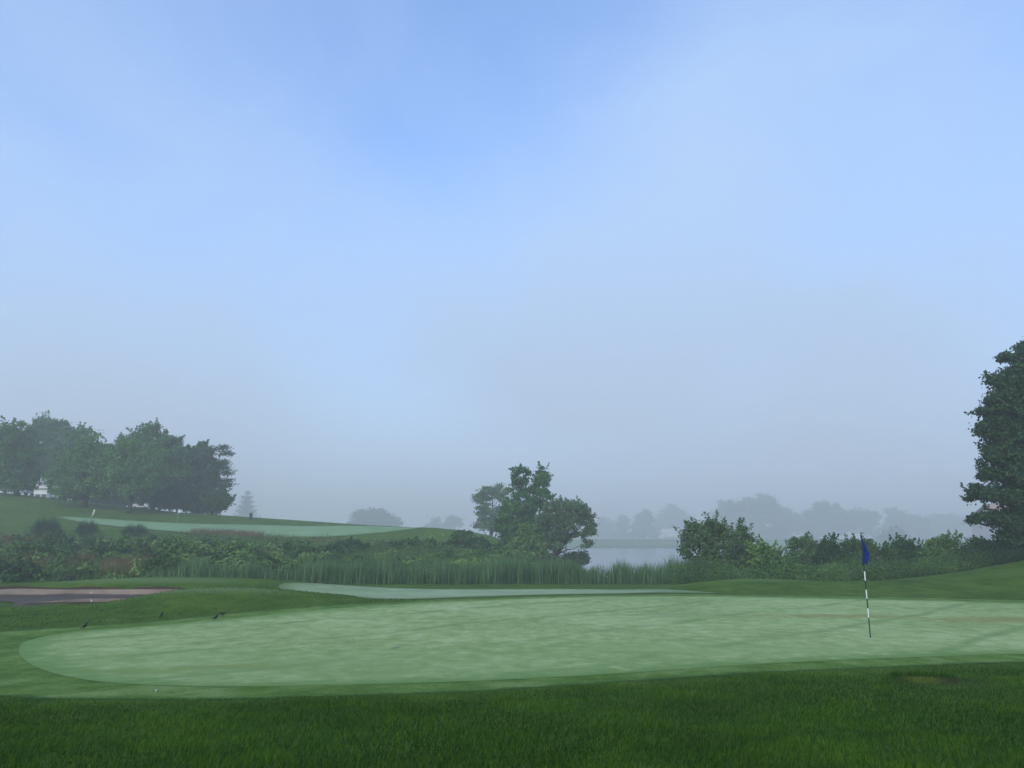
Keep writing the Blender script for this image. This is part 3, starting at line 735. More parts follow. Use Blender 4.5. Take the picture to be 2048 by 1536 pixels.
# ------------------------------------------------------------------ undergrowth, reeds, grasses
def scatter_bank(n):
    Y = R.uniform(46.5, 84, n * 2); X = R.uniform(-64, 7, n * 2)
    px = 1024 + X / Y * F * 1.03
    top = np.interp(px, [-400, 0, 110, 250, 420, 560, 700, 860, 940, 1000, 1150], [71, 73, 74, 78, 84, 82, 79, 78, 79, 80, 84])
    xb = np.interp(Y, [46, 50, 60, 85], [12, 5, 5.2, 8])
    k = (Y < top + R.normal(size=Y.size) * .8) & (X < xb - .5) & (X > -1.05 * Y * .72 - 6)
    return X[k][:n], Y[k][:n]

mb = MB()
X, Y = scatter_bank(5200)
hgt = .22 + .50 * (np.sin(X * .31 + 2) * np.sin(Y * .23) * .5 + .5) + R.uniform(0, .28, len(X)) ** 1.4
Z = tz(X, Y)
m = 34
idx = np.repeat(np.arange(len(X)), m)
t = R.uniform(.05, 1, len(idx))
spread = (.16 + .42 * hgt[idx]) * (1 - .35 * t)
P = np.column_stack([X[idx] + R.normal(size=len(idx)) * spread, Y[idx] + R.normal(size=len(idx)) * spread, Z[idx] + hgt[idx] * t])
plant_r = R.uniform(0, .75, len(X)) ** 1.2 + .25 * (np.sin(X * .9 + Y * .5) * np.sin(Y * .7 - X * .3) > .2)
add_leaves(mb, P, R.normal(size=(len(idx), 3)) * .7 + np.array([0, -.25, .7]), .115, .5, rnd=np.clip(plant_r[idx] + R.normal(size=len(idx)) * .15, 0, 1))
# broad leaved weeds in mounds
X, Y = scatter_bank(620); px_ = 1024 + X / Y * F * 1.03
k = (Y < 71) & ((px_ < 560) | (R.uniform(0, 1, len(X)) < .3)); X, Y = X[k], Y[k]
for x, y in zip(X, Y):
    rr = R.uniform(.35, .85); hh = R.uniform(.35, .75); nn = int(150 * rr)
    d = unit(R.normal(size=(nn, 3))); d[:, 2] = np.abs(d[:, 2])
    c = np.array([x, y, tz1(x, y) + R.uniform(.35, .7)]) + d * np.array([rr, rr, hh]) * R.uniform(.6, 1.1, (nn, 1))
    add_leaves(mb, c, d + np.array([0, 0, .5]) + R.normal(size=(nn, 3)) * .4, .16, .6, rnd=np.clip(R.choice([.12, .4, .7, .95]) + R.normal(size=nn) * .1, 0, 1))
# tall weed stalks and grasses among the leaves
X, Y = scatter_bank(3800)
n = 9; idx = np.repeat(np.arange(len(X)), n)
root = np.column_stack([X[idx] + R.normal(size=len(idx)) * .2, Y[idx] + R.normal(size=len(idx)) * .2, 0 * idx]); root[:, 2] = tz(root[:, 0], root[:, 1])
add_blades(mb, root, R.uniform(.5, 1.15, len(idx)), R.uniform(0, 6.28, len(idx)), R.uniform(.05, .6, len(idx)), R.uniform(.018, .035, len(idx)), rnd=R.uniform(.2, 1, len(idx)))
# growth at the foot of the shrubs on the right
n = 1700
X = R.uniform(9, 33, n); Y = R.uniform(40.5, 47, n)
k = Y > 41.5 + .5 * np.sin(X)
X, Y = X[k], Y[k]; Z = tz(X, Y); h = R.uniform(.3, 1.1, len(X))
idx = np.repeat(np.arange(len(X)), 40); t = R.uniform(.05, 1, len(idx))
P = np.column_stack([X[idx] + R.normal(size=len(idx)) * .2, Y[idx] + R.normal(size=len(idx)) * .2, Z[idx] + h[idx] * t])
add_leaves(mb, P, R.normal(size=(len(idx), 3)) * .7 + np.array([0, -.2, .7]), .065, .45, rnd=np.clip(R.uniform(0, 1, len(X))[idx] * .7 + R.uniform(0, .3, len(idx)), 0, 1))

n = 900
X = R.uniform(11, 33, n); Y = R.uniform(43.5, 49, n); Z = tz(X, Y); h = R.uniform(.7, 1.7, n) * (.75 + .3 * np.sin(X * 1.3))
idx = np.repeat(np.arange(n), 60); t = R.uniform(.05, 1, len(idx)) ** .8
P = np.column_stack([X[idx] + R.normal(size=len(idx)) * .22 * (1.2 - t), Y[idx] + R.normal(size=len(idx)) * .22, Z[idx] + h[idx] * t])
add_leaves(mb, P, R.normal(size=(len(idx), 3)) * .8 + np.array([0, -.2, .6]), .085, .4, rnd=np.clip(R.uniform(0, .8, n)[idx] + R.normal(size=len(idx)) * .12, 0, 1))
tag(mb.build('undergrowth', WEED), 'mixed dark green weeds and low brush covering the bank below the hill green', 'undergrowth', kind='stuff')
# pale flower heads among the weeds
mb = MB()
for px, py in [(262, 1112), (347, 1118), (350, 1125), (405, 1108), (445, 1106), (470, 1102), (508, 1112), (500, 1104), (545, 1106), (580, 1116), (640, 1075), (650, 1072), (868 * 0 + 655, 1074), (640, 1120), (310, 1112), (160, 1125), (885, 1078), (862, 1080), (560, 1100), (1330, 1150), (1636, 1140), (105, 1094)]:
    x, y = hit(px, py + 6); z = tz1(x, y)
    for k in range(3):
        c = np.array([x, y, z + .75]) + R.normal(size=3) * (.18, .2, .1)
        tube(mb, [(c[0], c[1], z), (c[0], c[1], c[2])], [.008, .006], 4, mat=1, cap=False)
        add_leaves(mb, c + R.normal(size=(7, 3)) * .03, R.normal(size=(7, 3)) + np.array([0, -.5, 1]), .045, .8)
tag(mb.build('wildflowers', [FLOWER, WEED]), 'scattered pale yellow white flower heads among the bank weeds', 'flowers', kind='stuff')

# dry reddish grasses
mb = MB()
def dry_patch(px0, px1, Y0, Y1, n, h0, h1):
    Y = R.uniform(Y0, Y1, n); px = R.uniform(px0, px1, n)
    X = (px - 1024) / F * Y / 1.025
    k = 10; idx = np.repeat(np.arange(n), k)
    r = np.column_stack([X[idx] + R.normal(size=n * k) * .18, Y[idx] + R.normal(size=n * k) * .18, 0 * idx]); r[:, 2] = tz(r[:, 0], r[:, 1])
    add_blades(mb, r, R.uniform(h0, h1, n * k), R.uniform(-.8, .8, n * k), R.uniform(.1, .7, n * k), R.uniform(.012, .028, n * k))
dry_patch(-80, 115, 66, 72, 320, .9, 1.35)
dry_patch(375, 520, 80, 84, 300, .8, 1.2)
dry_patch(520, 690, 76, 82, 120, .5, .9)
dry_patch(205, 310, 47.5, 52, 260, .9, 1.35)
dry_patch(120, 190, 50, 58, 90, .8, 1.3)
dry_patch(10, 90, 48, 56, 70, .9, 1.4)
dry_patch(265, 300, 55, 64, 80, .9, 1.3)
dry_patch(690, 860, 66, 72, 60, .5, .9)
tag(mb.build('dry_grass', DRY), 'patches of reddish brown dry grass in the bank undergrowth', 'grass', kind='stuff')

# cattails along the near shore
mb = MB()
def reeds(px0, px1, Y0, Y1, n, h0, h1, w=.036):
    Y = R.uniform(Y0, Y1, n); px = R.uniform(px0, px1, n)
    X = (px - 1024) / F * Y / 1.025
    cl = np.sin(X * 1.7 + .6 * Y) + np.sin(X * .63 + 1.1) + .7 * np.sin(X * 4.1)
    k = cl > R.uniform(-2.6, .6, n)
    X, Y, cl = X[k], Y[k], cl[k]; n = len(X)
    r = np.column_stack([X, Y, tz(X, Y) - .05])
    h = R.uniform(h0, h1, n) * (1 + .11 * cl)
    add_blades(mb, r, h, R.uniform(0, 6.28, n), np.abs(R.normal(size=n)) * .16 + .02, R.uniform(.6, 1.2, n) * w, rnd=np.clip(R.beta(1.6, 2.4, n), 0, 1))
reeds(385, 1010, 44.0, 46.5, 6500, .75, 1.5)
reeds(310, 420, 45.0, 47.0, 450, .7, 1.2)
reeds(700, 1190, 45.5, 48.0, 6000, .95, 1.5)
reeds(1000, 1420, 45.0, 47.5, 4600, .9, 1.45)
reeds(1130, 1400, 46.5, 48.5, 1800, 1.2, 1.75)
reeds(1380, 1470, 44.5, 46.0, 900, .8, 1.4)
tag(mb.build('cattails', REED), 'dense stand of tall grey green cattails along the lake edge', 'cattails', kind='stuff')

# four ornamental grass clumps at the top of the bank
G5 = 'ornamental grass clumps on the bank'
def orn(label, px, pyb, pyt, halfw, matl, arch):
    x, y = hit(px, pyb + 0)
    y = min(y, 80); x = at(px, y)[0]
    zb = tz1(x, y); h = (at(px, y, pyt)[1] - zb) * 1.25; w = halfw * y / F * 1.35
    root = thing('ornamental_grass', label, 'grass clump', (x, y, zb), G5)
    b = MB(); n = 2200
    az = R.uniform(0, 2 * np.pi, n); rr = np.sqrt(R.uniform(0, 1, n)) * w * .35
    r = np.column_stack([x + np.cos(az) * rr, y + np.sin(az) * rr, np.full(n, zb - .05)])
    # each blade rises and arches over: the outer ones bend furthest
    L = h * R.uniform(.55, 1.08, n); ln = np.clip(R.uniform(0, 1, n) ** .8 * arch, 0, 1.1)
    d = np.stack([np.cos(az), np.sin(az), 0 * az], 1); up = np.array([0, 0, 1.])
    fa = R.uniform(0, 6.28, n); s = np.stack([np.cos(fa), np.sin(fa), 0 * fa], 1) * .017
    c = [r + up * (L * (1.25 * t - t * t * (.25 + .85 * ln)))[:, None] + d * (w * .85 * ln * t ** 1.4 * R.uniform(.85, 1.1, n))[:, None] for t in (0, .28, .55, .8, 1)]
    v = []
    for i, p in enumerate(c[:-1]): v += [p - s * (1.1 - .2 * i), p + s * (1.1 - .2 * i)]
    v.append(c[-1])
    v = np.stack(v, 1).reshape(-1, 3); bb = np.arange(n)[:, None] * 9
    rn = R.uniform(0, 1, n)
    q = np.concatenate([bb + np.array([0, 1, 3, 2]), bb + np.array([2, 3, 5, 4]), bb + np.array([4, 5, 7, 6])])
    b.add(v, q, r=np.tile(rn, 3)); b.add(v, t=bb + np.array([6, 7, 8]), r=rn)
    b.build('blades', matl, root, origin=(x, y, zb))
orn('leftmost dark mop of ornamental grass at the top of the bank', 90, 1076, 1036, 32, ORN, .9)
orn('small round ornamental grass clump in the middle of the dark three', 172, 1073, 1042, 24, ORN, .9)
orn('upright ornamental grass clump at the right end of the dark three', 268, 1078, 1050, 32, ORN, .7)
orn('lighter arching ornamental grass clump lower on the bank, below the small round one', 190, 1104, 1066, 30, ORN_L, 1.25)

# leafy shrubs standing out of the bank growth
G6 = 'shrubs in the bank undergrowth'
def bank_shrub(label, px, py, L, leafm):
    y = max(hit(px, py)[1], 46.0) if py < 1160 else 47.0
    x = at(px, y)[0]
    tree('leafy_shrub', label, 'shrub', x, y, lob(y, L), leafm, group=G6, part='stem', leaf=.13, clump=.38, per=45, shoots=40, shoot_len=.6, stems=5, trunk_r=.03, nlimb=16, flat=.7, up=.7)
bank_shrub('pale leafy shrub below the upright ornamental clump, left of the cattails', 258, 1120, [(255, 1086, 14, 9), (275, 1090, 14, 10), (262, 1100, 26, 14)], LF_SHRUB_P)
bank_shrub('bright leafy shrub on the bank where the cattails begin', 350, 1140, [(345, 1095, 24, 12), (372, 1105, 22, 12), (345, 1116, 32, 16), (370, 1122, 24, 14)], LF_SHRUB_P)
bank_shrub('dark round shrub low on the bank below the leftmost ornamental clump', 60, 1135, [(50, 1110, 26, 12), (78, 1108, 22, 12), (60, 1124, 38, 14)], LF_SHRUB)
bank_shrub('broad shrub with light leaves behind the left cattails', 470, 1130, [(455, 1096, 22, 9), (490, 1100, 24, 10), (470, 1112, 40, 14)], LF_SHRUB_P)
bank_shrub('leafy shrub in front of the bunker mound between dry grass and cattails', 315, 1166, [(300, 1130, 20, 11), (330, 1134, 22, 12), (315, 1150, 34, 14)], LF_SHRUB)
bank_shrub('dark shrub between the arching grass clump and the dry grass', 215, 1130, [(205, 1108, 20, 10), (235, 1112, 20, 10), (220, 1124, 34, 12)], LF_DARK)
bank_shrub('leafy shrub behind the cattails, right of the broad light leaved shrub', 590, 1125, [(580, 1100, 24, 9), (612, 1104, 22, 9), (592, 1112, 36, 13)], LF_SHRUB)
bank_shrub('darker shrub on the bank below the gap between the two lone far trees', 700, 1110, [(690, 1092, 22, 8), (718, 1095, 22, 8), (702, 1102, 36, 12)], LF_DARK)
bank_shrub('low green shrub on the bank below the right end of the hill green', 830, 1108, [(820, 1090, 24, 8), (850, 1093, 22, 8), (832, 1100, 38, 12)], LF_SHRUB)
bank_shrub('dark low shrub on the bank left of the waterside trees', 965, 1112, [(955, 1096, 22, 8), (985, 1099, 20, 8), (968, 1106, 34, 11)], LF_DARK)
bank_shrub('dark shrub at the lower left corner of the bank above the bunker', 25, 1165, [(15, 1140, 30, 12), (45, 1146, 24, 11), (25, 1156, 44, 12)], LF_DARK)
bank_shrub('weedy shrub right below the leftmost ornamental clump', 110, 1108, [(105, 1078, 18, 9), (118, 1086, 16, 10), (108, 1096, 26, 12)], LF_SHRUB)

# near rough: real blades
mb = MB()
n = 420000
Y = 4.6 + (14.8 - 4.6) * R.uniform(0, 1, n) ** 1.25; X = R.uniform(-1, 1, n) * (.74 * Y + 2.2)
def edge_dist(P, X, Y):
    P = np.asarray(P); P = P[(P[:, 1] < 17)]
    d = np.full(len(X), 9.0)
    A, B = P[:-1], P[1:]
    for a, b in zip(A, B):
        ab = b - a; L2 = ab @ ab
        if L2 < 1e-9 or L2 > 9: continue
        t = np.clip(((X - a[0]) * ab[0] + (Y - a[1]) * ab[1]) / L2, 0, 1)
        d = np.minimum(d, np.hypot(X - a[0] - t * ab[0], Y - a[1] - t * ab[1]))
    return d
ed = edge_dist(FR, X, Y); ins = inside(FR, X, Y)
k = ~ins | (ed < R.exponential(.13, n))
k &= ~((((X - 5.92) / .37) ** 2 + ((Y - 11.36) / .29) ** 2) < 1)
X, Y, ed, ins = X[k], Y[k], ed[k], ins[k]; n = len(X)
tuft = np.sin(X * 3.1 + 1.7 * np.sin(Y * 2.3)) * np.sin(Y * 4.3 + 1.3 * np.sin(X * 1.9)) + .6 * np.sin(X * 9 + 2) * np.sin(Y * 11)
h = (.032 + .013 * tuft + R.uniform(0, .034, n)) * np.where((np.abs(X - 5.92) < .5) & (Y > 10.2) & (Y < 11.1), .55, 1)
h = h * np.where(ins, .32, .42 + .58 * sstep(0, 1.1, ed + .25 * np.sin(X * 2.1)))
az = 1.2 * np.sin(X * 1.1 + Y * .7) + R.normal(size=n) * .9
add_blades(mb, np.column_stack([X, Y, tz(X, Y) - .004]), h, az, np.abs(R.normal(size=n)) * .45 + .15, R.uniform(.0025, .0052, n), rnd=np.clip(.36 + .12 * np.sin(X * .9 + 1.6 * np.sin(Y * .6)) * np.sin(Y * 1.2 + X * .3) + .15 * tuft + R.normal(size=n) * .30, 0, 1))
# grass hanging over the far edge of the worn hollow
m_ = 550; th = R.uniform(.25, 2.9, m_)
X = 5.92 + .44 * np.cos(th) + R.normal(size=m_) * .03; Y = 11.45 + .44 * np.sin(th) + R.uniform(-.02, .08, m_)
add_blades(mb, np.column_stack([X, Y, tz(X, Y)]), R.uniform(.06, .10, m_), R.normal(size=m_) * .5 - 1.57, R.uniform(.3, .9, m_), R.uniform(.004, .007, m_), rnd=R.uniform(.15, .7, m_))
# paler stems and straw lying among the blades
m_ = 22000; Y = 4.6 + 9.5 * R.uniform(0, 1, m_) ** 1.3; X = R.uniform(-1, 1, m_) * (.74 * Y + 2.2)
k = ~inside(FR, X, Y) & (np.sin(X * 1.3 + 2 * np.sin(Y)) * np.sin(Y * 1.9 + X * .4) > R.uniform(-1, .9, m_)) & ((np.abs(X - 5.92) > .5) | (np.abs(Y - 11.4) > .55)); X, Y = X[k], Y[k]; m_ = len(X)
add_blades(mb, np.column_stack([X, Y, tz(X, Y) + .01]), R.uniform(.045, .085, m_), R.uniform(0, 6.28, m_), R.uniform(.5, 1.3, m_), R.uniform(.0025, .005, m_), rnd=R.uniform(.75, 1, m_))
# taller rim along the far edge of the fringe and on the mounds
n = 45000
Y = R.uniform(14, 27, n); X = R.uniform(-1, 1, n) * (.72 * Y + 3)
k = ~inside(FR, X, Y) & ~inside(SD, X, Y) & ~inside(smooth_poly(green2_pts, 6), X, Y) & ((X < -1) | (X > 6))
X, Y = X[k], Y[k]; n = len(X)
add_blades(mb, np.column_stack([X, Y, tz(X, Y) - .004]), R.uniform(.03, .06, n), R.uniform(0, 6.28, n), np.abs(R.normal(size=n)) * .5 + .2, R.uniform(.008, .016, n))
tag(mb.build('rough_grass', BLADE), 'uncut dark green rough grass in the foreground and around the bunker', 'grass', kind='stuff')

# ------------------------------------------------------------------ flagstick
def flagstick():
    x, y = hit(1741, 1277); zb = tz1(x, y) + .008
    root = thing('flagstick', 'tall black and white striped flagstick with a limp blue flag on the near green', 'flagstick', (x, y, zb))
    segs = [(-.08, .42, 0), (.42, .61, 1), (.61, .81, 0), (.81, 1.0, 1), (1.0, 1.19, 0), (1.19, 1.385, 1), (1.385, 2.13, 0)]
    p = MB()
    for a, b, m in segs:
        tube(p, [(x, y, zb + a), (x, y, zb + b)], [.0115 if a < .4 else .0125] * 2, 12, mat=m)
    p.build('pole', [plain_mat('black_paint', (.012, .013, .016), .35), plain_mat('white_paint', (.72, .72, .68), .4, noise=.06)], root, origin=(x, y, zb))
    # cup with its rim set in the turf
    c = MB(); th = np.arange(28) * 2 * np.pi / 28
    ring = lambda r, z: np.column_stack([x + r * np.cos(th), y + r * np.sin(th), np.full(28, z)])
    c.add(np.concatenate([ring(.054, zb + .004), ring(.058, zb + .006), ring(.061, zb - .01)]), [(j * 28 + i, j * 28 + (i + 1) % 28, (j + 1) * 28 + (i + 1) % 28, (j + 1) * 28 + i) for j in range(2) for i in range(28)])
    cu = c.build('cup', plain_mat('cup_rim', (.5, .5, .48), .5), root, True, (x, y, zb))
    d = MB(); d.add(np.concatenate([ring(.054, zb + .003), [(x, y, zb + .003)]]), t=[(28, i, (i + 1) % 28) for i in range(28)])  # flat disc; shade inside the cup is painted as its dark colour
    d.build('hole_disc', plain_mat('cup_shade', (.01, .012, .008), .9), cu, origin=(0, 0, 0)).location = (-x * 0, 0, 0)
    # limp cloth: gathered folds hanging from the upper pole
    nu, nv = 22, 26
    V = []
    for j in range(nv):
        t = j / (nv - 1)                     # 0 top .. 1 bottom
        z = zb + 2.10 - .56 * t
        wide = np.interp(t, [0, .06, .3, .55, .75, .92, 1], [.015, .03, .085, .135, .11, .075, .05])
        for i in range(nu):
            s = i / (nu - 1)
            sx = s * wide
            if t > .5: sx -= (t - .5) * .10 * (1 - s) * 1.0
            fold = .035 * math.sin(s * 11 + t * 2.0) * min(1, t * 3) * (0.3 + .7 * s) + .02 * math.sin(s * 5 - t * 4)
            zz = z - .05 * s * (1 - t) - (.02 * math.sin(s * 7) if j == nv - 1 else 0)
            V.append((x + sx + .004, y - fold - .012 * s, zz))
    f = MB(); f.add(V, [(j * nu + i, j * nu + i + 1, (j + 1) * nu + i + 1, (j + 1) * nu + i) for j in range(nv - 1) for i in range(nu - 1)])
    fl = f.build('flag', plain_mat('blue_cloth', (.005, .026, .19), .7, noise=.12, scale=20, spec=.2), root, True, (x, y, zb))
    so = fl.modifiers.new('thickness', 'SOLIDIFY'); so.thickness = .003
    fe = MB(); tube(fe, [(x, y, zb + 2.10), (x, y, zb + 2.15), (x, y, zb + 2.165)], [.017, .015, .004], 12)
    fe.build('ferrule', plain_mat('dark_metal', (.03, .03, .035), .4, .6), root, True, (x, y, zb))
flagstick()

def small_stick(label, px, Y, pyt, lean, flag):
    x = at(px, Y)[0]; zb = tz1(x, Y) + .06
    h = at(px, Y, pyt)[1] - zb
    root = thing('flagstick', label, 'flagstick', (x, Y, zb), 'flagsticks on the hill green')
    p = MB(); tube(p, [(x, Y, zb - .1), (x + lean, Y, zb + h)], [.035, .035], 8)
    p.build('pole', plain_mat('pale_pole', (.55, .52, .38) if not flag else (.35, .36, .34), .5), root, True, (x, Y, zb))
    f = MB(); V = []
    for j in range(8):
        for i in range(6):
            t, s = j / 7, i / 5
            V.append((x + lean * (1 - t * .5) + s * (.16 + .12 * flag) * (1 - .4 * t), Y - .05 * math.sin(s * 6 + t), zb + h * .99 - t * (.34 if flag else .7) - s * .15))
    f.add(V, [(j * 6 + i, j * 6 + i + 1, (j + 1) * 6 + i + 1, (j + 1) * 6 + i) for j in range(7) for i in range(5)])
    o = f.build('flag', plain_mat('white_cloth' if flag else 'cream_cloth', (.8, .8, .8) if flag else (.6, .57, .42), .7), root, True, (x, Y, zb))
    o.modifiers.new('thickness', 'SOLIDIFY').thickness = .006
small_stick('leaning cream flagstick at the left of the hill green', 178, 96, 1018, .22, 0)
small_stick('thin upright flagstick with a small white flag below the dome shaped tree', 350.5, 97, 1019, .08, 1)

# ------------------------------------------------------------------ birds
FEATHER = leaf_mat('black_feather', [(.008, .008, .010), (.012, .012, .014)], trans=0, rough=.45)
BEAK = plain_mat('bird_beak', (.09, .07, .03), .5); LEG = plain_mat('bird_leg', (.07, .045, .03), .6)
def loft(mb, rings, sides=12, mat=0):
    vs = []; n = len(rings)
    for (cx, cz, ry, rz) in rings:
        th = np.arange(sides) * 2 * np.pi / sides
        vs.append(np.column_stack([np.full(sides, cx), ry * np.cos(th), cz + rz * np.sin(th)]))
    q = [(i * sides + k, i * sides + (k + 1) % sides, (i + 1) * sides + (k + 1) % sides, (i + 1) * sides + k) for i in range(n - 1) for k in range(sides)]
    mb.add(np.concatenate(vs), q, mat=mat)
def bird(label, px, py, yaw, pitch, L=.2):
    x, y = hit(px, py); zb = tz1(x, y) + .01
    root = thing('blackbird', label, 'bird', (x, y, zb), 'birds at the edge of the green', yaw)
    B = MB()
    cp, sp = math.cos(pitch), math.sin(pitch)
    def tilt(V):
        V = np.asarray(V, float).copy(); X = V[:, 0] * cp - V[:, 2] * sp; Z = V[:, 0] * sp + V[:, 2] * cp
        V[:, 0] = X; V[:, 2] = Z + .075; return V
    # body along +x: tail, rump, breast, neck, head
    loft(B, [(-.125, .012, .016, .002), (-.075, .010, .012, .005), (-.055, .006, .020, .015), (-.025, .0, .033, .029), (.005, -.002, .037, .034), (.032, .004, .031, .031), (.05, .014, .022, .024), (.063, .024, .019, .021), (.078, .030, .016, .018), (.09, .030, .008, .009)])
    for s in (-1, 1):            # folded wings lie along the flanks
        loft(B, [(.035, .006, .004, .004), (.01, .006, .008, .022), (-.03, .006, .008, .019), (-.07, .010, .005, .008), (-.095, .012, .002, .003)], 8)
        B.v[-1] = B.v[-1] + np.array([0, s * .031, 0]) * 1.0
    B.v = [tilt(v) for v in B.v]
    body = B.build('body', FEATHER, root, True)
    K = MB(); loft(K, [(.086, .030, .006, .006), (.100, .027, .004, .004), (.113, .023, .001, .001)], 8); K.v = [tilt(v) for v in K.v]
    K.build('beak', BEAK, root, True)
    for s in (-1, 1):
        l = MB(); tube(l, [(.0, s * .015, .055), (-.004, s * .016, .03), (.002, s * .016, -.016)], [.006, .0035, .003], 6)
        for a in (-.5, 0, .5, 3.14): tube(l, [(.002, s * .016, -.015), (.002 + .022 * math.cos(a), s * .016 + .022 * math.sin(a), -.017)], [.0028, .0015], 5)
        l.build('leg', LEG, root, True)
    root.scale = (L / .2,) * 3
bird('leftmost black bird standing upright on the edge of the green', 169, 1259, .3, .75, .19)
bird('black bird standing upright on the dark fringe left of the pair', 323, 1235, .5, .95, .17)
bird('lower black bird of the pair, leaning with its head up', 431, 1241, .35, .55, .2)
bird('upper black bird of the pair, bending level to peck', 445, 1234, 3.3, -.12, .2)

# ------------------------------------------------------------------ balls and leaf
BALL = plain_mat('ball_white', (.82, .82, .80), .35, noise=.03)
def ball(label, x, y, z):
    b = MB(); loft(b, [(-.021 * math.cos(a), 0, max(.021 * math.sin(a), 1e-4), max(.021 * math.sin(a), 1e-4)) for a in np.linspace(0, math.pi, 11)], 16)
    o = b.build('golf_ball', BALL, smooth=True); o.location = (x, y, z)
    tag(o, label, 'ball', 'golf balls in the bunker')
x, y = hit(182, 1189); ball('golf ball on the dry sand under the back lip of the bunker', x, y, tz1(x, y) + .052)
x, y = -15.6, 29.2; ball('golf ball lying at the puddle in the bunker', x, y, tz1(-16.0, 29.9) + .10)
def fallen_leaf(label, px, py, L, ang):
    x, y = hit(px, py); zb = tz1(x, y) + .014
    V = []; n = 9
    for i in range(n):
        t = i / (n - 1); w = L * .3 * math.sin(math.pi * min(1, t * .92 + .04)) ** .8
        for s in (-1, 0, 1):
            V.append(((t - .5) * L, s * w, .02 * math.sin(t * 3.1) + (.012 if s else 0) + .012 * t))
    V = np.array(V); c, s_ = math.cos(ang), math.sin(ang)
    V[:, :2] = V[:, :2] @ np.array([[c, s_], [-s_, c]])
    b = MB(); b.add(V + np.array([x, y, zb]), [(i * 3 + k, (i + 1) * 3 + k, (i + 1) * 3 + k + 1, i * 3 + k + 1) for i in range(n - 1) for k in range(2)])
    o = b.build('fallen_leaf', plain_mat('dry_leaf', (.42, .42, .33), .8), smooth=True, origin=(x, y, zb))
    o.modifiers.new('thickness', 'SOLIDIFY').thickness = .003
    tag(o, label, 'leaf', 'fallen leaves on the turf')
fallen_leaf('pale curled leaf lying on the middle of the near green', 791, 1297, .13, .2)
fallen_leaf('tiny pale leaf on the front fringe below the green', 313, 1388, .04, 1.0)

# ------------------------------------------------------------------ buildings and carts
WHITE = plain_mat('white_siding', (.72, .72, .70), .7, noise=.05); ROOF = plain_mat('grey_shingle', (.10, .10, .11), .9, noise=.25); GLASS = plain_mat('dark_glass', (.03, .04, .05), .1)
TERRA = plain_mat('tan_shingle', (.34, .235, .20), .9, noise=.12); PALE = plain_mat('pale_stucco', (.45, .46, .46), .8, noise=.06)
def house(label, x, y, zb, w, d, h, rh, wallm, roofm, group, nwin=3, deck=False, rotz=0, chimney=True):
    root = thing('house', label, 'house', (x, y, zb), group, rotz)
    b = MB(); box(b, (0, 0, h / 2 - .5), (w, d, h + 1.0))
    b.add([(-w / 2, -d / 2, h), (-w / 2, d / 2, h), (-w / 2, 0, h + rh), (w / 2, -d / 2, h), (w / 2, d / 2, h), (w / 2, 0, h + rh)], t=[(0, 2, 1), (3, 4, 5)])
    b.build('wall', wallm, root)
    r = MB(); o_ = .4
    for s in (-1, 1):
        sl = rh / (d / 2)
        V = []
        for xx in (-w / 2 - o_, w / 2 + o_):
            for (yy, zz) in ((s * (d / 2 + o_), h - o_ * sl + .03), (0, h + rh + .03)):
                V += [(xx, yy, zz), (xx, yy, zz + .15)]
        V = np.array(V); r.add(V, [(0, 4, 6, 2), (1, 3, 7, 5), (0, 1, 5, 4), (2, 6, 7, 3), (0, 2, 3, 1), (4, 5, 7, 6)])
    ro = r.build('roof', roofm, root)
    if chimney:
        c = MB(); box(c, (w * .22, 0, h + rh + .35), (.7, .7, 1.5)); box(c, (w * .22, 0, h + rh + 1.14), (.85, .85, .1)); c.build('chimney', PALE, ro)
    for i in range(nwin):
        xx = -w / 2 + w * (i + .5) / nwin
        f = MB()
        for dx in (-.55, .55): box(f, (xx + dx, -d / 2 - .03, h * .55), (.1, .1, 1.4))
        for dz in (-.7, .7): box(f, (xx, -d / 2 - .035, h * .55 + dz), (1.2, .1, .1))
        fo = f.build('window', WHITE, root)
        g = MB(); box(g, (xx, -d / 2 - .012, h * .55), (1.0, .05, 1.3)); g.build('pane', GLASS, fo)
    if deck:
        k = MB(); box(k, (-w * .2, -d / 2 - 1.8, h * .42), (w * 1.1, 3.4, .25))
        for i in range(6): box(k, (-w * .74 + i * w * .216, -d / 2 - 3.3, h * .2 - .6), (.25, .25, h * .42 + 1.0))
        for i in range(14): box(k, (-w * .74 + i * w * .083, -d / 2 - 3.42, h * .42 + .55), (.1, .08, .9))
        box(k, (-w * .2, -d / 2 - 3.42, h * .42 + 1.05), (w * 1.1, .12, .1)); k.build('deck', WHITE, root)
    return root
GH = 'houses around the lake'
Y = 600; x = at(1340, Y)[0]; house('pale house with a white deck on the far shore left of the biggest shrub', x, Y, tz1(x, Y) - .6, 13, 10, 6.0, 2.4, PALE, PALE, GH, 4, True)
Y = 620; x = at(1712, Y)[0]; house('misty white house glimpsed low between far trees behind the blue flag', x, Y, tz1(x, Y), 10, 8, 4.6, 2.6, WHITE, ROOF, GH, 3)
Y = 620; x = at(1598, Y)[0]; house('misty low house under the far trees left of the flag', x, Y, tz1(x, Y), 8, 8, 4.0, 2.0, PALE, ROOF, GH, 2)
Y = 85; x = at(2035, Y)[0]; zt = at(2035, Y, 1010)[1]; house('tan roofed house showing through the leaves of the tall maple', x, Y, max(tz1(x, Y), -.5), 5.6, 7, zt - max(tz1(x, Y), -.5) - 1.6, 1.5, PALE, TERRA, GH, 2, chimney=False)
Y = 152; x = at(84, Y)[0]; house('white building glimpsed between trunks at the left of the hilltop wood', x, Y, tz1(x, Y) + .4, 3.6, 6, 4.2, 1.2, WHITE, WHITE, GH, 3, chimney=False)

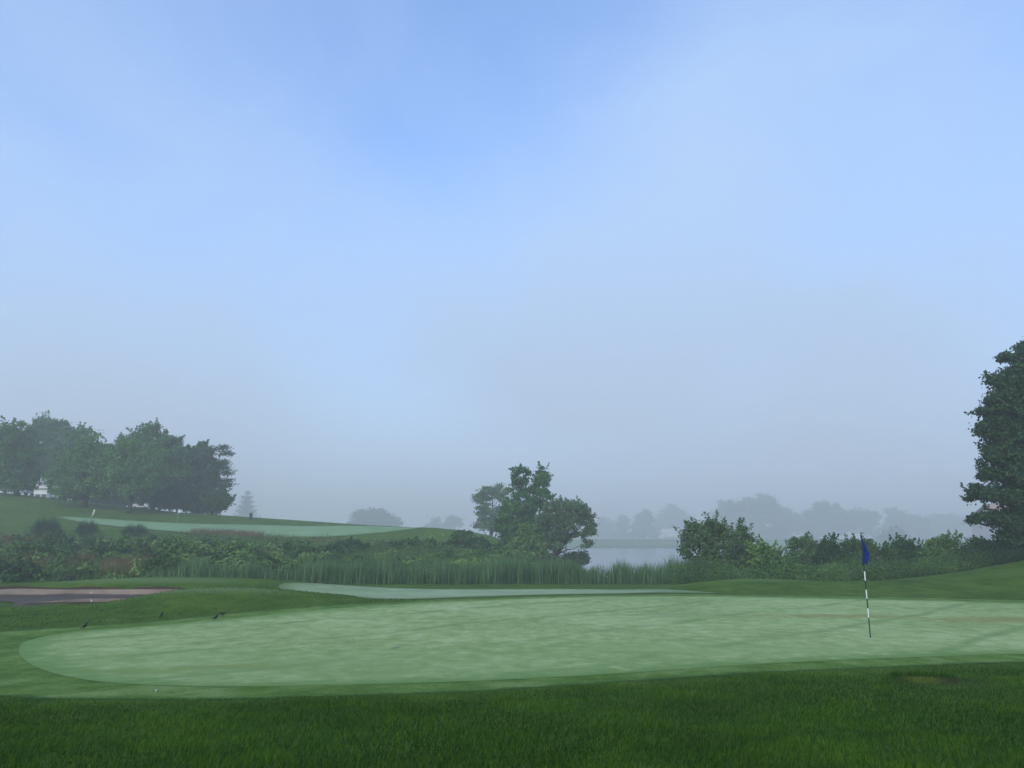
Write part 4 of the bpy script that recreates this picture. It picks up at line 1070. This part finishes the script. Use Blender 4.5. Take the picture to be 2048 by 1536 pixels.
CARTW = plain_mat('cart_white', (.75, .76, .76), .35, noise=.03); CARTB = plain_mat('cart_dark', (.03, .032, .035), .6)
def cart(label, px, Y, rotz):
    x = at(px, Y)[0]; zb = tz1(x, Y)
    root = thing('golf_cart', label, 'golf cart', (x, Y, zb), 'golf carts by the hilltop wood', rotz)
    b = MB(); box(b, (0, 0, .42), (2.2, 1.1, .18)); box(b, (.85, 0, .68), (.5, 1.05, .4)); box(b, (-.75, 0, .66), (.7, 1.1, .34)); b.build('body', CARTW, root)
    r = MB(); box(r, (-.05, 0, 1.82), (1.7, 1.15, .07)); box(r, (-.05, 0, 1.875), (1.5, 1.0, .04)); r.build('roof', CARTW, root)
    for sx, sy in ((.68, .5), (.68, -.5), (-.8, .5), (-.8, -.5)):
        p = MB(); tube(p, [(sx, sy, .6), (sx * .97, sy, 1.8)], [.02, .02], 6); p.build('roof_post', CARTB, root)
    s = MB(); box(s, (-.25, 0, .78), (.5, 1.0, .14)); box(s, (-.5, 0, 1.05), (.12, 1.0, .5)); s.build('seat', CARTB, root)
    for sx in (.75, -.75):
        for sy in (.5, -.5):
            w = MB(); tube(w, [(sx, sy - .09, .23), (sx, sy + .09, .23)], [.23, .23], 16); w.build('wheel', CARTB, root)
cart('white golf cart parked under the trees left of the pointed tree', 108, 113, .35)
cart('white golf cart half hidden under the leftmost dark tree', 40, 116, 2.6)
cart('white golf cart far under the trees right of the short dark trunk', 275, 124, .2)

# ------------------------------------------------------------------ haze: one even box of air
hz = MB(); box(hz, (0, 590, 22), (1680, 1400, 52.0))
hm, nt, out = mat_new('haze_air')
pv = nd(nt, 'VolumePrincipled'); pv.inputs['Density'].default_value = .0023
pv.inputs['Color'].default_value = (1.0, .965, .90, 1); pv.inputs['Anisotropy'].default_value = .25
nt.links.new(pv.outputs[0], out.inputs['Volume'])
tag(hz.build('haze', hm), kind='stuff')

# ------------------------------------------------------------------ sky and light
SUN_EL, SUN_AZ = 32.0, 205.0        # azimuth measured clockwise from the view direction
w = bpy.data.worlds.new('World'); sc.world = w; w.use_nodes = True
nt = w.node_tree
for n in list(nt.nodes): nt.nodes.remove(n)
L = nt.links.new
out = nt.nodes.new('ShaderNodeOutputWorld'); bg = nt.nodes.new('ShaderNodeBackground'); bg.inputs['Strength'].default_value = .14
L(bg.outputs[0], out.inputs[0])
sky = nt.nodes.new('ShaderNodeTexSky'); sky.sky_type = 'NISHITA'; sky.sun_disc = False
sky.sun_elevation = rad(SUN_EL); sky.sun_rotation = rad(SUN_AZ); sky.air_density = 1.0; sky.dust_density = 1.0; sky.ozone_density = 2.0
tc = nt.nodes.new('ShaderNodeTexCoord')
def dirv(px, py):
    d = np.array(ray(px, py)); d = d / np.linalg.norm(d); return tuple(d)
# drifting veils of lifting fog, laid out by direction in the sky
nz = nd(nt, 'TexNoise', i_Scale=3.0, i_Detail=6.0, i_Roughness=.5, i_Distortion=.4)
mp = nd(nt, 'Mapping'); mp.inputs['Scale'].default_value = (1, 1, 1.4); mp.inputs['Rotation'].default_value = (0, .5, 0)
L(tc.outputs['Generated'], mp.inputs[0]); L(mp.outputs[0], nz.inputs['Vector'])
sep = nd(nt, 'SeparateXYZ'); L(tc.outputs['Generated'], sep.inputs[0])
base = nd(nt, 'MapRange', interpolation_type='SMOOTHSTEP'); base.inputs['From Min'].default_value = .02; base.inputs['From Max'].default_value = .62
base.inputs['To Min'].default_value = .92; base.inputs['To Max'].default_value = .31; L(sep.outputs[2], base.inputs[0])
acc = base.outputs[0]
VEILS = [((1500, 520), .93, 1.0, .16), ((1150, 480), .95, 1.0, .10), ((1850, 250), .94, 1.0, .14), ((120, 480), .92, 1.0, .16), ((900, 120), .95, 1.0, -.13), ((700, 380), .985, 1.0, .06), ((1150, 560), .97, 1.0, .08), ((1230, 430), .975, 1.0, .10), ((1420, 270), .975, 1.0, .10), ((1600, 160), .975, 1.0, .06), ((1020, 600), .975, 1.0, .10),
         ((585, 325), .9988, 1.0, .04), ((640, 350), .9988, 1.0, .05), ((700, 380), .9986, 1.0, .06), ((755, 402), .9988, 1.0, .05)]
for (p, a, b, amt) in VEILS:
    dt = nd(nt, 'VectorMath', operation='DOT_PRODUCT'); dt.inputs[1].default_value = dirv(*p); L(tc.outputs['Generated'], dt.inputs[0])
    mr = nd(nt, 'MapRange', interpolation_type='SMOOTHSTEP'); mr.inputs['From Min'].default_value = a; mr.inputs['From Max'].default_value = b
    mr.inputs['To Min'].default_value = 0; mr.inputs['To Max'].default_value = amt; L(dt.outputs['Value'], mr.inputs[0])
    ad = nd(nt, 'Math', operation='ADD'); L(acc, ad.inputs[0]); L(mr.outputs[0], ad.inputs[1]); acc = ad.outputs[0]
nm = nd(nt, 'MapRange'); nm.inputs['From Min'].default_value = .3; nm.inputs['From Max'].default_value = .7
nm.inputs['To Min'].default_value = -.11; nm.inputs['To Max'].default_value = .13; L(nz.outputs[0], nm.inputs[0])
ne = nd(nt, 'MapRange', interpolation_type='SMOOTHSTEP'); ne.inputs['From Min'].default_value = .14; ne.inputs['From Max'].default_value = .42
ne.inputs['To Min'].default_value = .35; ne.inputs['To Max'].default_value = 1.7; L(sep.outputs[2], ne.inputs[0])
nx_ = nd(nt, 'Math', operation='MULTIPLY'); L(nm.outputs[0], nx_.inputs[0]); L(ne.outputs[0], nx_.inputs[1])
ad = nd(nt, 'Math', operation='ADD', use_clamp=True); L(acc, ad.inputs[0]); L(nx_.outputs[0], ad.inputs[1])
mix = nd(nt, 'MixRGB'); L(ad.outputs[0], mix.inputs[0])
gm = nd(nt, 'MixRGB', blend_type='MULTIPLY'); gm.inputs[0].default_value = 1; gm.inputs[2].default_value = (1.12, 1.36, 1.70, 1)
L(sky.outputs[0], gm.inputs[1]); L(gm.outputs[0], mix.inputs[1])
cr = ramp(nt, sep.outputs[2], [(.02, (.252, .294, .378)), (.16, (.262, .337, .445)), (.36, (.252, .356, .530))])
sc10 = nd(nt, 'MixRGB', blend_type='MULTIPLY'); sc10.inputs[0].default_value = 1; sc10.inputs[2].default_value = (10, 10, 10, 1)
L(cr.outputs[0], sc10.inputs[1]); L(sc10.outputs[0], mix.inputs[2])
L(mix.outputs[0], bg.inputs['Color'])

sl = bpy.data.lights.new('sun', 'SUN'); sl.energy = 1.5; sl.angle = rad(20); sl.color = (1, .93, .80)
so = bpy.data.objects.new('sun', sl); COL.objects.link(so)
az, el = rad(SUN_AZ), rad(SUN_EL)
d = Vector((math.sin(az) * math.cos(el), math.cos(az) * math.cos(el), math.sin(el)))
so.rotation_euler = d.to_track_quat('Z', 'Y').to_euler()

cam = bpy.data.cameras.new('camera'); co = bpy.data.objects.new('camera', cam); COL.objects.link(co)
cam.sensor_width = 36; cam.lens = F / 2048 * 36; cam.clip_end = 3000; cam.clip_start = .05
co.location = (0, 0, EYE); co.rotation_euler = (math.pi / 2 + TP, 0, 0)
sc.camera = co

sc.view_settings.view_transform = 'Standard'; sc.view_settings.look = 'None'
sc.view_settings.exposure = .47; sc.view_settings.gamma = 1; sc.view_settings.use_curve_mapping = False
cy = sc.cycles
cy.use_denoising = True; cy.denoising_prefilter = 'NONE'
cy.max_bounces = 6; cy.diffuse_bounces = 3; cy.glossy_bounces = 3; cy.transmission_bounces = 3; cy.volume_bounces = 2
cy.transparent_max_bounces = 4
